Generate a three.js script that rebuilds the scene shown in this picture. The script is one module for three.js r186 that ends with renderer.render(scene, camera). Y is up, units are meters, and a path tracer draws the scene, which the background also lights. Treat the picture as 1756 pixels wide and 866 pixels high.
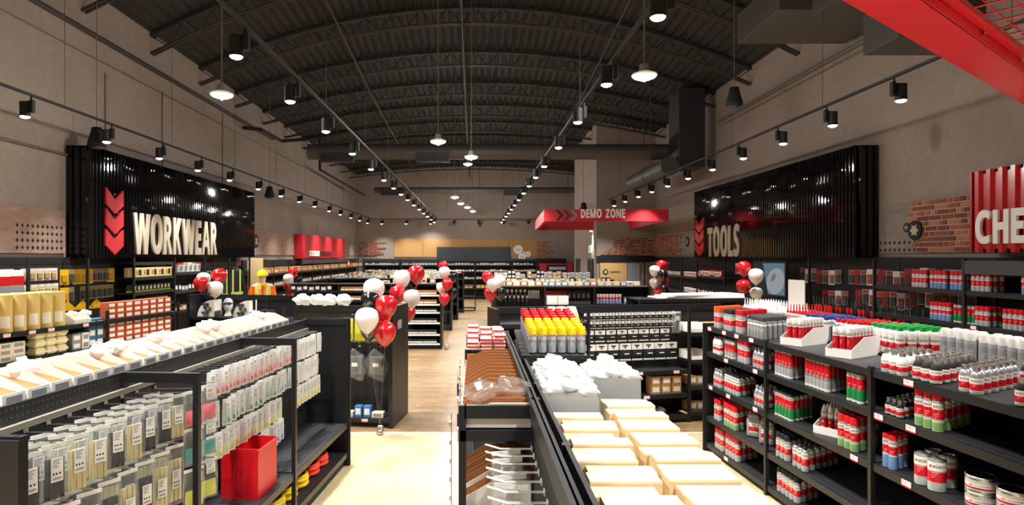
import * as THREE from 'three';
import { mergeGeometries } from 'three/addons/utils/BufferGeometryUtils.js';
import { RoundedBoxGeometry } from 'three/addons/geometries/RoundedBoxGeometry.js';
import { FontLoader } from 'three/addons/loaders/FontLoader.js';
import { MarchingCubes } from 'three/addons/objects/MarchingCubes.js';
import { TextGeometry } from 'three/addons/geometries/TextGeometry.js';

// ---------------------------------------------------------------- camera, exposure
const E = 2.3;                                     // eye height, metres
const scene = new THREE.Scene();
scene.background = new THREE.Color(0x000000);
const camera = new THREE.PerspectiveCamera(43.56, 1756 / 866, 0.05, 120);
camera.position.set(0, E, 0);
camera.setViewOffset(1756, 866, 63, -7, 1756, 866);
scene.add(camera);
const renderer = new THREE.WebGLRenderer();
renderer.toneMapping = THREE.LinearToneMapping;
renderer.toneMappingExposure = 1.0;
renderer.shadowMap.enabled = true;
const SPOT = 43, SPOT_ANGLE = 0.86, PENDANT = 10;      // candela of a track head / of a pendant
const LAMP = new THREE.Color(1, 0.965, 0.91), WIDE = 1.15;                 // wide beams over the aisles

// ---------------------------------------------------------------- helpers
let seed = 7;
const rnd = () => { seed = (seed * 16807) % 2147483647; return seed / 2147483647; };
const rr = (a, b) => a + (b - a) * rnd();
const used = {};
const numbered = (n) => { const k = used[n] = (used[n] ?? -1) + 1; return k ? n + '_' + String(k).padStart(3, '0') : n; };
const D = Math.PI / 180;
const ORD = ['first', 'second', 'third', 'fourth', 'fifth', 'sixth', 'seventh', 'eighth', 'ninth', 'tenth', 'eleventh', 'twelfth', 'thirteenth', 'fourteenth', 'fifteenth', 'sixteenth', 'seventeenth', 'eighteenth', 'nineteenth', 'twentieth'];
function mat(color, roughness = 0.6, metalness = 0, more = {}) { return new THREE.MeshStandardMaterial({ color, roughness, metalness, ...more }); }
function phys(color, roughness, more = {}) { return new THREE.MeshPhysicalMaterial({ color, roughness, ...more }); }
function join(g) {
  if (!Array.isArray(g)) return g;
  if (g.length === 1) return g[0];
  g = g.map((q) => { const p = q.index ? q.toNonIndexed() : q; for (const k of Object.keys(p.attributes)) if (!['position', 'normal', 'uv'].includes(k)) p.deleteAttribute(k); return p; });
  return mergeGeometries(g);
}
function mesh(name, g, m) { const o = new THREE.Mesh(join(g), m); o.name = name; o.castShadow = o.receiveShadow = true; return o; }
function part(parent, name, g, m, x = 0, y = 0, z = 0, ry = 0, rx = 0, rz = 0) {
  const o = mesh(name, g, m); o.position.set(x, y, z); o.rotation.set(rx, ry, rz); parent.add(o); return o;
}
function tag(o, label, category, group, kind) {
  if (label) o.userData.label = label; if (category) o.userData.category = category; if (group) o.userData.group = group; if (kind) o.userData.kind = kind; return o;
}
function thing(name, label, category, p = [0, 0, 0], ry = 0, group) {
  const o = new THREE.Group(); o.name = numbered(name); o.position.set(...p); o.rotation.y = ry; scene.add(o); return tag(o, label, category, group);
}
function solo(name, label, category, g, m, p = [0, 0, 0], ry = 0, group) {
  const o = mesh(numbered(name), g, m); o.position.set(...p); o.rotation.y = ry; scene.add(o); return tag(o, label, category, group);
}
function struct(name, g, m, p = [0, 0, 0], ry = 0) { const o = mesh(numbered(name), g, m); o.position.set(...p); o.rotation.y = ry; o.userData.kind = 'structure'; scene.add(o); return o; }
// a template of a thing: list of [part name, geometry, material]; never added itself, only its copies
function template(name, category, parts) {
  const o = new THREE.Group(); o.name = name; o.userData.category = category;
  for (const [n, g, m, ...pos] of parts) part(o, n, g, m, ...pos);
  return o;
}
function put(t, x, y, z, ry, label, group) {
  const o = t.clone(); o.name = numbered(t.name); o.position.set(x, y, z); o.rotation.y = ry; scene.add(o);
  return tag(o, label, t.userData.category, group);
}
const box = (w, h, d, x = 0, y = 0, z = 0) => new THREE.BoxGeometry(w, h, d).translate(x, y, z);
const rbox = (w, h, d, r, x = 0, y = 0, z = 0, s = 1) => new RoundedBoxGeometry(w, h, d, s, r).translate(x, y, z);
const cyl = (r0, r1, h, n = 14, x = 0, y = 0, z = 0, open = false) => new THREE.CylinderGeometry(r0, r1, h, n, 1, open).translate(x, y + h / 2, z);
const lathe = (pts, n = 16) => new THREE.LatheGeometry(pts.map(([a, b]) => new THREE.Vector2(a, b)), n);
function rod(a, b, r, n = 6) {
  const A = new THREE.Vector3(...a), B = new THREE.Vector3(...b), L = A.distanceTo(B);
  const g = new THREE.CylinderGeometry(r, r, L, n); g.translate(0, L / 2, 0);
  g.applyQuaternion(new THREE.Quaternion().setFromUnitVectors(new THREE.Vector3(0, 1, 0), B.clone().sub(A).normalize())); return g.translate(...a);
}
function beam(a, b, w, h) {                           // rectangular bar between two points, w across, h tall
  const A = new THREE.Vector3(...a), B = new THREE.Vector3(...b), L = A.distanceTo(B), m = new THREE.Matrix4();
  const g = new THREE.BoxGeometry(w, h, L); m.lookAt(A, B, new THREE.Vector3(0, 1, 0)); g.applyMatrix4(m);
  return g.translate((A.x + B.x) / 2, (A.y + B.y) / 2, (A.z + B.z) / 2);
}
function tube(pts, r, seg = 12, n = 5) { return new THREE.TubeGeometry(new THREE.CatmullRomCurve3(pts.map((p) => new THREE.Vector3(...p))), seg, r, n); }
function extrude(pts, depth, bevel = 0) {
  const s = new THREE.Shape(pts.map(([x, y]) => new THREE.Vector2(x, y)));
  return new THREE.ExtrudeGeometry(s, { depth, bevelEnabled: bevel > 0, bevelSize: bevel, bevelThickness: bevel, bevelSegments: 1, curveSegments: 10 });
}
function metresUV(g, k = 1) {                         // uv in metres, by the dominant axis of the normal
  g = g.index ? g.toNonIndexed() : g; g.computeVertexNormals();
  const p = g.attributes.position, n = g.attributes.normal, u = g.attributes.uv;
  for (let i = 0; i < p.count; i++) {
    const ax = Math.abs(n.getX(i)), ay = Math.abs(n.getY(i)), az = Math.abs(n.getZ(i));
    if (ay >= ax && ay >= az) u.setXY(i, p.getX(i) * k, p.getZ(i) * k); else if (ax > az) u.setXY(i, p.getZ(i) * k, p.getY(i) * k); else u.setXY(i, p.getX(i) * k, p.getY(i) * k);
  }
  return g;
}
function canvasTex(w, h, draw) {
  const c = document.createElement('canvas'); c.width = w; c.height = h; draw(c.getContext('2d'), w, h);
  const t = new THREE.CanvasTexture(c); t.colorSpace = THREE.SRGBColorSpace; t.wrapS = t.wrapT = THREE.RepeatWrapping; return t;
}
function noiseTex(n, f, srgb = true) {                // f(x, y in 0..1, noise) -> [r, g, b] 0..255
  const a = new Uint8Array(n * n * 4), grid = [];
  for (let o = 0; o < 6; o++) { const s = 4 << o; grid.push([s, Float32Array.from({ length: s * s }, rnd)]); }
  const val = (o, x, y) => { const [s, q] = grid[o], X = x * s, Y = y * s, i = Math.floor(X), j = Math.floor(Y), u = X - i, v = Y - j, at = (a1, b1) => q[((b1 % s + s) % s) * s + (a1 % s + s) % s];
    return (at(i, j) * (1 - u) + at(i + 1, j) * u) * (1 - v) + (at(i, j + 1) * (1 - u) + at(i + 1, j + 1) * u) * v; };
  for (let y = 0; y < n; y++) for (let x = 0; x < n; x++) { const c = f(x / n, y / n, (o, sx = 1, sy = 1) => val(o, x / n * sx, y / n * sy)); a.set([c[0], c[1], c[2], 255], (y * n + x) * 4); }
  const t = new THREE.DataTexture(a, n, n); t.magFilter = THREE.LinearFilter; t.minFilter = THREE.LinearMipmapLinearFilter; t.generateMipmaps = true; t.wrapS = t.wrapT = THREE.RepeatWrapping;
  if (srgb) t.colorSpace = THREE.SRGBColorSpace; t.needsUpdate = true; return t;
}
const font = await new FontLoader().loadAsync('fonts/droid/droid_sans_bold.typeface.json');
function letters(text, h, squeeze, depth = 0.02, bold = 0.004) {   // text h tall, from x = 0
  const g = new TextGeometry(text, { font, size: h / 0.72, depth, curveSegments: 5, bevelEnabled: true, bevelSize: bold, bevelThickness: 0.002, bevelSegments: 1 });
  g.scale(squeeze, 1, 1); g.computeBoundingBox(); g.translate(-g.boundingBox.min.x, -g.boundingBox.min.y, 0); return g;
}

// ---------------------------------------------------------------- materials
const wallTex = noiseTex(256, (x, y, n) => { const v = 1 + (n(1) - 0.5) * 0.07 + (n(4) - 0.5) * 0.05 + (n(5) - 0.5) * 0.05; return [150 * v, 138 * v, 129 * v]; });
wallTex.repeat.set(0.25, 0.25);
const tileTex = noiseTex(512, (x, y, n) => { const v = 1 + (n(1) - 0.5) * 0.1 + (n(3) - 0.5) * 0.1 + (n(5) - 0.5) * 0.12; return [Math.min(255, 202 * v), Math.min(255, 182 * v), Math.min(255, 142 * v)]; });
tileTex.repeat.set(0.4, 0.4);
const plankTex = noiseTex(1024, (x, y, n) => {       // 12 planks down, laid crosswise, 1.8 m square
  const row = Math.floor(y * 10), off = (row * 0.37) % 1, k = Math.floor((x + off) * 1.5), tone = ((row * 7 + k * 13) % 9) / 9;
  const gx = ((x + off) * 1.5) % 1, gy = (y * 10) % 1, joint = gy < 0.03 || gx < 0.003 ? 0.72 : 1;
  const v = (0.86 + tone * 0.2 + (n(5, 0.4, 3) - 0.5) * 0.4 + (n(4, 0.5, 4) - 0.5) * 0.32) * joint;
  return [Math.min(255, 140 * v), Math.min(255, 113 * v), Math.min(255, 79 * v)];
});
plankTex.repeat.set(1 / 1.8, 1 / 1.8);
const boardTex = noiseTex(256, (x, y, n) => { const v = 1 + (n(3, 0.3, 1) - 0.5) * 0.16 + (n(5, 0.15, 1) - 0.5) * 0.14; return [160 * v, 132 * v, 116 * v]; });
const greyBoardTex = noiseTex(256, (x, y, n) => { const v = 1 + (n(2) - 0.5) * 0.12 + (n(4, 0.3, 1) - 0.5) * 0.1; return [140 * v, 131 * v, 122 * v]; }); greyBoardTex.repeat.set(0.5, 0.5);
boardTex.repeat.set(0.5, 0.5);
const M = {
  wall: mat(0xffffff, 0.9, 0, { map: wallTex }), tile: phys(0xffffff, 0.32, { map: tileTex }), plank: phys(0xffffff, 0.42, { map: plankTex }),
  board: mat(0xffffff, 0.8, 0, { map: boardTex }), greyBoard: mat(0xffffff, 0.8, 0, { map: greyBoardTex }),
  deck: mat(0x221f1d, 0.8), steel: mat(0x3a3633, 0.65), duct: mat(0x464340, 0.55), ductDark: mat(0x23242a, 0.6), pipe: mat(0x6b645d, 0.6),
  black: mat(0x14161a, 0.42), blackMatt: mat(0x101114, 0.7), blackGloss: phys(0x05060a, 0.04, { specularIntensity: 1 }),
  grey: mat(0x8d8f90, 0.5), rail: mat(0x9a968c, 0.4, 0.4), chrome: mat(0xd8d8d8, 0.22, 1), white: mat(0xf2f1ec, 0.55), cream: mat(0xe6dcc4, 0.6), letter: mat(0xb9ad99, 0.7),
  red: mat(0xc8101c, 0.4), redGloss: phys(0xc00c16, 0.25, { clearcoat: 0.6, clearcoatRoughness: 0.15 }), redSign: mat(0xc01a28, 0.55), orange: mat(0xf04a10, 0.45), yellow: mat(0xf5d000, 0.4), green: mat(0x0f9b45, 0.45), blue: mat(0x1c3f8f, 0.45),
  kraft: mat(0xb98750, 0.85), carton: mat(0xd9b98a, 0.85), brownIn: mat(0xa0683a, 0.9), paper: mat(0xeeece6, 0.8), silver: mat(0xb9bcbf, 0.35, 0.75), tin: mat(0xc2c2c0, 0.25, 0.9),
  darkGrey: mat(0x3a3c40, 0.55), skin: mat(0xe8e6e2, 0.5),
};
const lensMat = new THREE.MeshStandardMaterial({ color: 0xffffff, emissive: 0xfff6e8, emissiveIntensity: 14, roughness: 0.4 });
const opalMat = new THREE.MeshStandardMaterial({ color: 0xf6f0e2, emissive: 0xfff4e4, emissiveIntensity: 0.4, roughness: 0.4 });

// ---------------------------------------------------------------- the hall
const WX = 6.45, NEAR = -3.5, FAR = 34.5, DECK = 4.45;       // distances along the hall are -z
const rise = (d) => 0.4 + 1.0 * Math.exp(-(Math.max(d, 13.5) - 15) / 6);
const roofY = (x, d) => E + DECK + rise(d) * (1 - (x / WX) ** 2);
struct('floor', metresUV(box(2 * WX + 0.4, 0.1, FAR - 8.25, 0, -0.05, -(FAR + 8.25) / 2)), M.plank);
struct('floor', metresUV(box(2 * WX + 0.4, 0.1, 8.25 - NEAR, 0, -0.05, -(8.25 + NEAR) / 2)), M.tile);
struct('trim_1', box(2 * WX, 0.004, 0.035, 0, 0.002, -8.25), M.white);
const wallH = E + DECK + 0.15;
const wallGeo = (w, h, t) => metresUV(box(w, h, t, 0, h / 2, 0));
struct('wall_left', wallGeo(FAR - NEAR, wallH, 0.2), M.wall, [-WX - 0.1, 0, -(FAR + NEAR) / 2], Math.PI / 2);
struct('wall_right', wallGeo(FAR - NEAR, wallH, 0.2), M.wall, [WX + 0.1, 0, -(FAR + NEAR) / 2], Math.PI / 2);
struct('wall_back', wallGeo(2 * WX + 0.4, wallH + 0.8, 0.2), M.wall, [0, 0, -FAR - 0.1]);
struct('wall_front', wallGeo(2 * WX + 0.4, wallH + 1.8, 0.2), M.wall, [0, 0, -NEAR + 0.1]);
struct('wall_corner', wallGeo(WX - 4.35, wallH + 0.5, 5), M.wall, [(WX + 4.35) / 2, 0, -25.2]);   // the small room in the far right corner

// roof: fluted steel deck on bowed open-web joists
const ceiling = new THREE.Group(); ceiling.name = 'ceiling'; ceiling.userData.kind = 'structure'; scene.add(ceiling);
{
  const zs = []; for (let d = NEAR - 0.2; d < FAR + 0.3; d += d < 8 ? 4 : 1.5) zs.push(d); zs.push(FAR + 0.2);
  const prof = [], pitch = 0.2, n = Math.round(2 * (WX + 0.1) / pitch);
  for (let i = 0; i < n; i++) { const x = -WX - 0.1 + i * pitch; prof.push([x, 0], [x + 0.11, 0], [x + 0.13, 0.06], [x + 0.18, 0.06]); }
  const pos = [];
  const V = (k, d) => [prof[k][0], roofY(prof[k][0], d) + prof[k][1], -d];
  for (let j = 0; j + 1 < zs.length; j++) for (let k = 0; k + 1 < prof.length; k++) { const a = V(k, zs[j]), b = V(k + 1, zs[j]), c = V(k, zs[j + 1]), e = V(k + 1, zs[j + 1]); pos.push(...a, ...c, ...b, ...b, ...c, ...e); }
  const g = new THREE.BufferGeometry(); g.setAttribute('position', new THREE.Float32BufferAttribute(pos, 3)); g.computeVertexNormals();
  part(ceiling, 'deck', g, M.deck);
  const arch = (d, drop, w, h, z0) => { const q = []; for (let i = 0; i < 16; i++) { const x0 = -WX + i * WX / 8, x1 = x0 + WX / 8; q.push(beam([x0, roofY(x0, d) - drop, z0], [x1, roofY(x1, d) - drop, z0], w, h)); } return join(q); };
  for (let d = 6; d < FAR; d += 2.2) {
    const j = new THREE.Group(); j.name = 'joist'; ceiling.add(j);
    part(j, 'bottom_chord', [arch(d, 0.42, 0.03, 0.05, -d - 0.05), arch(d, 0.42, 0.03, 0.05, -d + 0.05)], M.steel);
    part(j, 'top_chord', arch(d, 0.06, 0.16, 0.06, -d), M.deck);
    const w = []; for (let i = 0; i < 20; i++) { const x0 = -WX + i * WX / 10, xm = x0 + WX / 20, x1 = x0 + WX / 10; w.push(rod([x0, roofY(x0, d) - 0.06, -d], [xm, roofY(xm, d) - 0.42, -d], 0.011, 5), rod([xm, roofY(xm, d) - 0.42, -d], [x1, roofY(x1, d) - 0.06, -d], 0.011, 5)); }
    part(j, 'web', w, M.deck);
  }
}
// pipes and conduits under the roof and along the walls
function pipeRun(label, pts, r, m = M.pipe, cat = 'pipe') { solo('pipe', label, cat, pts.slice(1).map((p, i) => rod(pts[i], p, r, 8)), m); }
pipeRun('grey sprinkler pipe running lengthwise under the roof near its middle', [8, 14, 20, 27, 34].map((d) => [-0.3, roofY(-0.3, d) - 0.62, -d]), 0.035, M.steel);
pipeRun('thin conduit under the roof above the aisle track lights', [6, 12, 18, 26, 34].map((d) => [-3.0, roofY(-3, d) - 0.56, -d]), 0.02, M.steel);
pipeRun('thin conduit crossing the joists above the demo sign', [6, 12, 18, 26, 34].map((d) => [3.1, roofY(3.1, d) - 0.56, -d]), 0.02, M.steel);
pipeRun('square wall rail high along the workwear wall', [[-WX + 0.047, E + 3.72, -5], [-WX + 0.047, E + 3.72, -20]], 0.045, M.steel);
pipeRun('pale thin conduit along the wall above the workwear sign', [[-WX + 0.02, E + 3.35, -6], [-WX + 0.02, E + 3.35, -24]], 0.012, M.pipe);
pipeRun('pale pipe high along the wall above the tools sign', [[WX - 0.06, E + 3.55, -5], [WX - 0.06, E + 3.55, -16.6]], 0.035, M.pipe);
pipeRun('thin conduit just below the pale pipe above the tools sign', [[WX - 0.04, E + 3.42, -5], [WX - 0.04, E + 3.42, -16.6]], 0.014, M.pipe);
pipeRun('conduit stepping down the wall beside the workwear sign', [[-WX + 0.03, E + 1.6, -6], [-WX + 0.03, E + 1.6, -10]], 0.02, M.pipe);
for (const [d, h] of [[13, 3.4], [16.1, 3.7], [11, 3.2]]) pipeRun('thin vertical conduit on the workwear wall ' + (d > 16 ? 'beyond the sign' : d > 12 ? 'above the middle of the sign' : 'above the near end of the sign'), [[-WX + 0.015, E + 1.0, -d], [-WX + 0.015, E + h, -d]], 0.012, M.pipe);
pipeRun('dark offset pipe hanging at the workwear wall', [[-WX + 0.05, E + 3.55, -17.4], [-5.9, E + 3.5, -17.4], [-5.7, E + 3.4, -18.6], [-5.0, E + 3.45, -18.6], [-3.6, E + 3.7, -18.6]], 0.05, M.deck);
pipeRun('dark angled pipe in the far corner by the back wall', [[-5.9, roofY(-5.9, 24) - 0.02, -24], [-5.9, E + 3.3, -24], [-5.6, E + 3.1, -32]], 0.05, M.deck);
// ducts
function ductAcross(label, x0, x1, h, d, r, grilles) {
  const t = thing('air_duct', label, 'duct'); part(t, 'duct_tube', rod([x0, E + h, -d], [x1, E + h, -d], r, 20), M.duct);
  for (let x = x0 + 1.1; x < x1; x += 1.1) part(t, 'seam_ring', rod([x - 0.015, E + h, -d], [x + 0.015, E + h, -d], r + 0.012, 20), M.duct);
  for (const x of grilles) { const g = part(t, 'grille_box', box(0.95, 0.3, 0.12, x, E + h - r * 0.8, -d + r * 0.85), M.ductDark); part(g, 'grille_frame', [box(0.95, 0.03, 0.03, x, E + h - r * 0.8 + 0.135, -d + r * 0.85 + 0.07), box(0.95, 0.03, 0.03, x, E + h - r * 0.8 - 0.135, -d + r * 0.85 + 0.07), box(0.03, 0.3, 0.03, x - 0.46, E + h - r * 0.8, -d + r * 0.85 + 0.07), box(0.03, 0.3, 0.03, x + 0.46, E + h - r * 0.8, -d + r * 0.85 + 0.07)], M.duct); }
  for (const x of [x0 + 0.8, (x0 + x1) / 2, x1 - 0.8]) part(t, 'hanger', rod([x, E + h, -d], [x, roofY(x, d) + 0.03, -d], 0.012, 5), M.steel);
}
ductAcross('thick round duct with two square grilles crossing the whole hall', -4.75, 5.6, 2.98, 18, 0.22, [-3.9, -1.2]);
ductAcross('thinner round duct crossing near the back wall', -4.8, 5.2, 3.15, 30, 0.14, [-4.0, 1.8]);
solo('duct_riser', 'tall dark rectangular duct dropping from the roof by the tools wall', 'duct', rbox(0.7, 2.1, 0.9, 0.015, 5.75, E + 2.38 + 1.05, -17.2), M.ductDark);
{ const t = thing('branch_duct', 'round grey duct running back from the dark rectangular duct', 'duct'); part(t, 'duct_tube', rod([5.15, E + 2.4, -16.7], [5.15, E + 2.4, -20.6], 0.25, 20), M.duct); part(t, 'seam_ring', rod([5.15, E + 2.4, -18.6], [5.15, E + 2.4, -18.65], 0.262, 20), M.duct); part(t, 'end_cap', rod([5.15, E + 2.4, -20.6], [5.15, E + 2.4, -20.66], 0.235, 20), M.ductDark); }
solo('duct_box', 'grey box duct meeting the wall beside the red mesh frame', 'duct', rbox(1.1, 0.55, 0.75, 0.01, WX - 0.55, E + 3.05, -8.35), M.duct);
{ const t = thing('plenum_duct', 'wide dark panel duct under the roof near the red mesh frame', 'duct'); part(t, 'duct_body', rbox(1.85, 0.5, 1.5, 0.01, 5.42, E + 3.9, -10.1), M.duct); part(t, 'duct_body', rbox(1.4, 0.45, 1.4, 0.01, 5.65, E + 3.75, -8.6), M.duct); }
solo('duct_elbow', 'rounded dark duct end high in the near corner', 'duct', [rod([-WX + 0.1, E + 3.75, -8.4], [-5.8, E + 3.75, -8.4], 0.3, 18)], M.duct);
// ---------------------------------------------------------------- lighting: four runs of track heads, opal pendants
const headGeo = { body: cyl(0.06, 0.06, 0.17, 16, 0, 0.012, 0), ring: lathe([[0.055, 0.002], [0.061, 0.002], [0.061, 0.02], [0.055, 0.02]], 16), lens: new THREE.SphereGeometry(0.056, 16, 5, 0, 2 * Math.PI, Math.PI / 2, Math.PI / 2).scale(1, 0.5, 1).translate(0, 0.004, 0), driver: rbox(0.045, 0.16, 0.06, 0.008, 0.09, 0.13, 0), arm: box(0.09, 0.014, 0.02, 0.045, 0.188, 0), stem: cyl(0.012, 0.012, 0.055, 8, 0.078, 0.2, 0) };
function head(x, y, d, where, group, lit = true, aim = [0, 0], power = 1) {
  const t = thing('track_light', lit ? `lit black cylinder spotlight, ${where}` : `unlit black cylinder spotlight, ${where}`, 'spotlight', [x, y, -d], x > 3 ? Math.PI : 0, group);
  part(t, 'housing', headGeo.body, M.blackMatt); part(t, 'rim', headGeo.ring, M.blackMatt); part(t, 'lens', headGeo.lens, lit ? lensMat : M.darkGrey);
  part(t, 'driver_box', headGeo.driver, M.blackMatt); part(t, 'arm', headGeo.arm, M.blackMatt); part(t, 'stem', headGeo.stem, M.blackMatt);
  if (!lit) return;
  const s = new THREE.SpotLight(LAMP, SPOT * power, 0, Math.abs(x) < 3 ? WIDE : SPOT_ANGLE, 1, 2); s.name = 'beam'; s.position.set(0, -0.035, 0); s.castShadow = true; s.shadow.radius = 2.5;
  s.target.name = 'aim'; s.target.position.set(aim[0] * (x > 3 ? -1 : 1), -3, aim[1]); t.add(s); t.add(s.target);
}
function trackRun(label, x, y, d0, d1, ds, where, group, aim) {
  solo('light_track', label, 'light track', [box(0.035, 0.03, d1 - d0, x + (x > 3 ? -0.078 : 0.078), y + 0.27, -(d0 + d1) / 2)], M.blackMatt);
  ds.forEach((d, i) => head(x, y, d, `${ORD[i] || 'last'} from the near end of ${where}`, group, true, aim));
  const w = []; for (let d = d0 + 1.5; d < d1; d += 3) solo('suspension_cable', `thin steel cable holding ${where}, ${ORD[w.push(0) - 1]} one`, 'cable', rod([x + (x > 3 ? -0.078 : 0.078), y + 0.28, -d], [x + (x > 3 ? -0.078 : 0.078), roofY(x, d) - 0.01, -d], 0.004, 4), M.steel);
}
const TY = E + 1.74;
trackRun('long black light track along the workwear wall', -5.6, TY, -2, 33.5, [-1, 1, 2.8, 4.5, 6.2, 7.86, 9.6, 11.2, 12.75, 14.4, 16.3, 18.2, 20.1, 22, 24.2, 26.2, 28.4, 30.6, 32.8], 'the workwear wall track', 'spotlights along the workwear wall', [0.45, 0]);
trackRun('long black light track over the cable tie side of the aisle', -2.08, TY, -2, 33.5, [-1, 0.6, 2.2, 3.8, 5.5, 7.1, 8.8, 10.7, 12.6, 14.4, 16.1, 17.7, 19.4, 21.4, 23.4, 25.4, 27.5, 29.8, 32.1], 'the cable tie side track', 'spotlights over the main aisle', [0.1, 0]);
trackRun('long black light track over the carton side of the aisle', 1.33, TY, -2, 33.5, [-1, 0.9, 2.7, 4.6, 6.4, 8.2, 10.1, 12.2, 13.9, 15.6, 17.4, 19.4, 21.4, 23.4, 25.4, 27.5, 29.8, 32.1], 'the carton side track', 'spotlights before the demo sign', [0, 0]);
trackRun('long black light track along the tools wall', 4.75, TY, -2, 22.2, [-1, 0.6, 2.1, 3.6, 5.2, 7.05, 8.4, 9.75, 11.2, 12.65, 14.1, 15.6, 17, 18.4, 20, 21.6], 'the tools wall track', 'spotlights along the tools wall', [-0.45, 0]);
solo('light_track', 'black light track crossing in front of the back wall', 'light track', box(10.4, 0.03, 0.035, -0.4, TY + 0.27, -33.6), M.blackMatt);
for (const x of [-4.5, -1.5, 1.5, 4]) solo('suspension_cable', `thin steel cable holding the back track, at ${{ '-4.5': 'the workwear side', '-1.5': 'left of the aisle', 1.5: 'right of the aisle', 4: 'the tools side' }[x]}`, 'cable', rod([x, TY + 0.28, -33.6], [x, roofY(x, 33.6) - 0.01, -33.6], 0.004, 4), M.steel);
[-4.9, -3.6, -2.3, -1.05, 0.25, 1.6, 2.9].forEach((x, i) => head(x - 0.078, TY, 33.6, `${ORD[i]} from the workwear wall on the back track`, 'spotlights on the back track', i < 3, [0, -0.5], 0.5));
// pendants: opal dish on a rod
const pend = { dish: lathe([[0.001, -0.05], [0.06, -0.045], [0.13, -0.02], [0.155, 0.005], [0.15, 0.02], [0.09, 0.045], [0.03, 0.055], [0.001, 0.055]], 20), cap: cyl(0.055, 0.07, 0.09, 14, 0, 0.05, 0), knob: cyl(0.012, 0.012, 0.02, 8, 0, -0.068, 0) };
function pendant(x, h, d, label) {
  const t = thing('pendant_lamp', label, 'pendant lamp', [x, E + h, -d], 0, 'opal dish pendants');
  part(t, 'dish', pend.dish, opalMat); part(t, 'cap', pend.cap, M.grey); part(t, 'finial', pend.knob, M.grey); part(t, 'rod', cyl(0.012, 0.012, roofY(x, d) - E - h - 0.1, 6, 0, 0.13, 0), M.pipe);
  const p = new THREE.PointLight(LAMP, PENDANT, 0, 2); p.name = 'glow'; p.position.set(0, -0.12, 0); p.castShadow = true; p.shadow.radius = 4; t.add(p);
}
pendant(-3.45, 2.2, 8.6, 'opal dish pendant lamp high beside the workwear sign');
pendant(2.06, 2.2, 7.7, 'opal dish pendant lamp hanging nearest the tools side of the aisle');
pendant(-0.71, 2.2, 12.1, 'opal dish pendant lamp over the main aisle, nearer of two below the duct');
pendant(-0.09, 2.2, 14, 'opal dish pendant lamp over the main aisle, farther of two below the duct');
pendant(-0.24, 3.0, 20.5, 'small opal pendant lamp just above the thick duct');
pendant(-0.76, 2.2, 23.4, 'far opal pendant lamp, nearest of the four before the back wall');
pendant(-0.6, 2.2, 26.2, 'far opal pendant lamp, second of the four before the back wall');
pendant(-0.35, 2.2, 28.2, 'far opal pendant lamp, third of the four before the back wall');
pendant(-0.12, 2.2, 30.6, 'far opal pendant lamp, closest to the back wall');
// black pendant loudspeakers
function loudspeaker(x, h, d, label) {
  const t = thing('pendant_speaker', label, 'speaker', [x, E + h, -d]);
  part(t, 'shell', lathe([[0.001, 0.3], [0.07, 0.29], [0.09, 0.2], [0.13, 0.05], [0.135, 0.0], [0.001, 0.0]], 18), M.blackMatt);
  part(t, 'grille', lathe([[0.001, -0.05], [0.06, -0.04], [0.12, 0.0], [0.001, 0]], 16), M.darkGrey); part(t, 'cable', cyl(0.006, 0.006, roofY(x, d) - E - h - 0.3, 5, 0, 0.3, 0), M.pipe);
}
loudspeaker(4.2, 2.45, 10.25, 'black bell loudspeaker hanging beside the tools wall');
loudspeaker(-5.9, 1.72, 9.85, 'black bell loudspeaker hanging over the corner of the workwear sign');
loudspeaker(-5.6, 1.62, 17.2, 'small black loudspeaker hanging past the workwear sign');
loudspeaker(3.6, 1.5, 21, 'black bell loudspeaker above the demo zone sign');

// ---------------------------------------------------------------- wall cladding, signs
function corrugated(L, H, pitch, amp) {               // ribs up and down, x 0..L, front towards +z
  const p = [[0, -0.05]], n = Math.round(L / pitch), q = L / n;
  for (let i = 0; i < n; i++) { const x = i * q; p.push([x, 0], [x + q * 0.35, 0], [x + q * 0.5, amp], [x + q * 0.85, amp]); }
  p.push([L, 0], [L, -0.05]);
  const g = extrude(p, H); g.rotateX(-Math.PI / 2); g.scale(1, 1, -1);   // shape y becomes +z
  const a = g.attributes.position, nn = g.attributes.normal; // undo the mirrored winding
  for (let i = 0; i < a.count; i += 3) for (const at of [a, nn, g.attributes.uv]) for (let k = 0; k < at.itemSize; k++) { const u = at.getComponent(i + 1, k); at.setComponent(i + 1, k, at.getComponent(i + 2, k)); at.setComponent(i + 2, k, u); }
  g.computeVertexNormals(); return g;
}
const chevron = (w, h, t) => extrude([[-w / 2, h / 2], [0, h / 2 - t], [w / 2, h / 2], [w / 2, h / 2 - t * 1.5], [0, -h / 2], [-w / 2, h / 2 - t * 1.5]], 0.03);
function wallSign(label, L, H, depth, m, pitch, p, ry) {
  const t = thing('wall_sign', label, 'sign', p, ry);
  part(t, 'front_panel', corrugated(L, H, pitch, 0.035), m, 0, 0, depth);
  part(t, 'side_panel', corrugated(depth, H, pitch, 0.03), m, 0, 0, 0, -Math.PI / 2); part(t, 'side_panel', corrugated(depth, H, pitch, 0.03), m, L, 0, depth, Math.PI / 2);
  part(t, 'edge_frame', [box(L, 0.04, depth, L / 2, 0.02, depth / 2), box(L, 0.04, depth, L / 2, H - 0.02, depth / 2), box(0.03, H, 0.05, 0.015, H / 2, depth), box(0.03, H, 0.05, L - 0.015, H / 2, depth)], m);
  return t;
}
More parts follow.
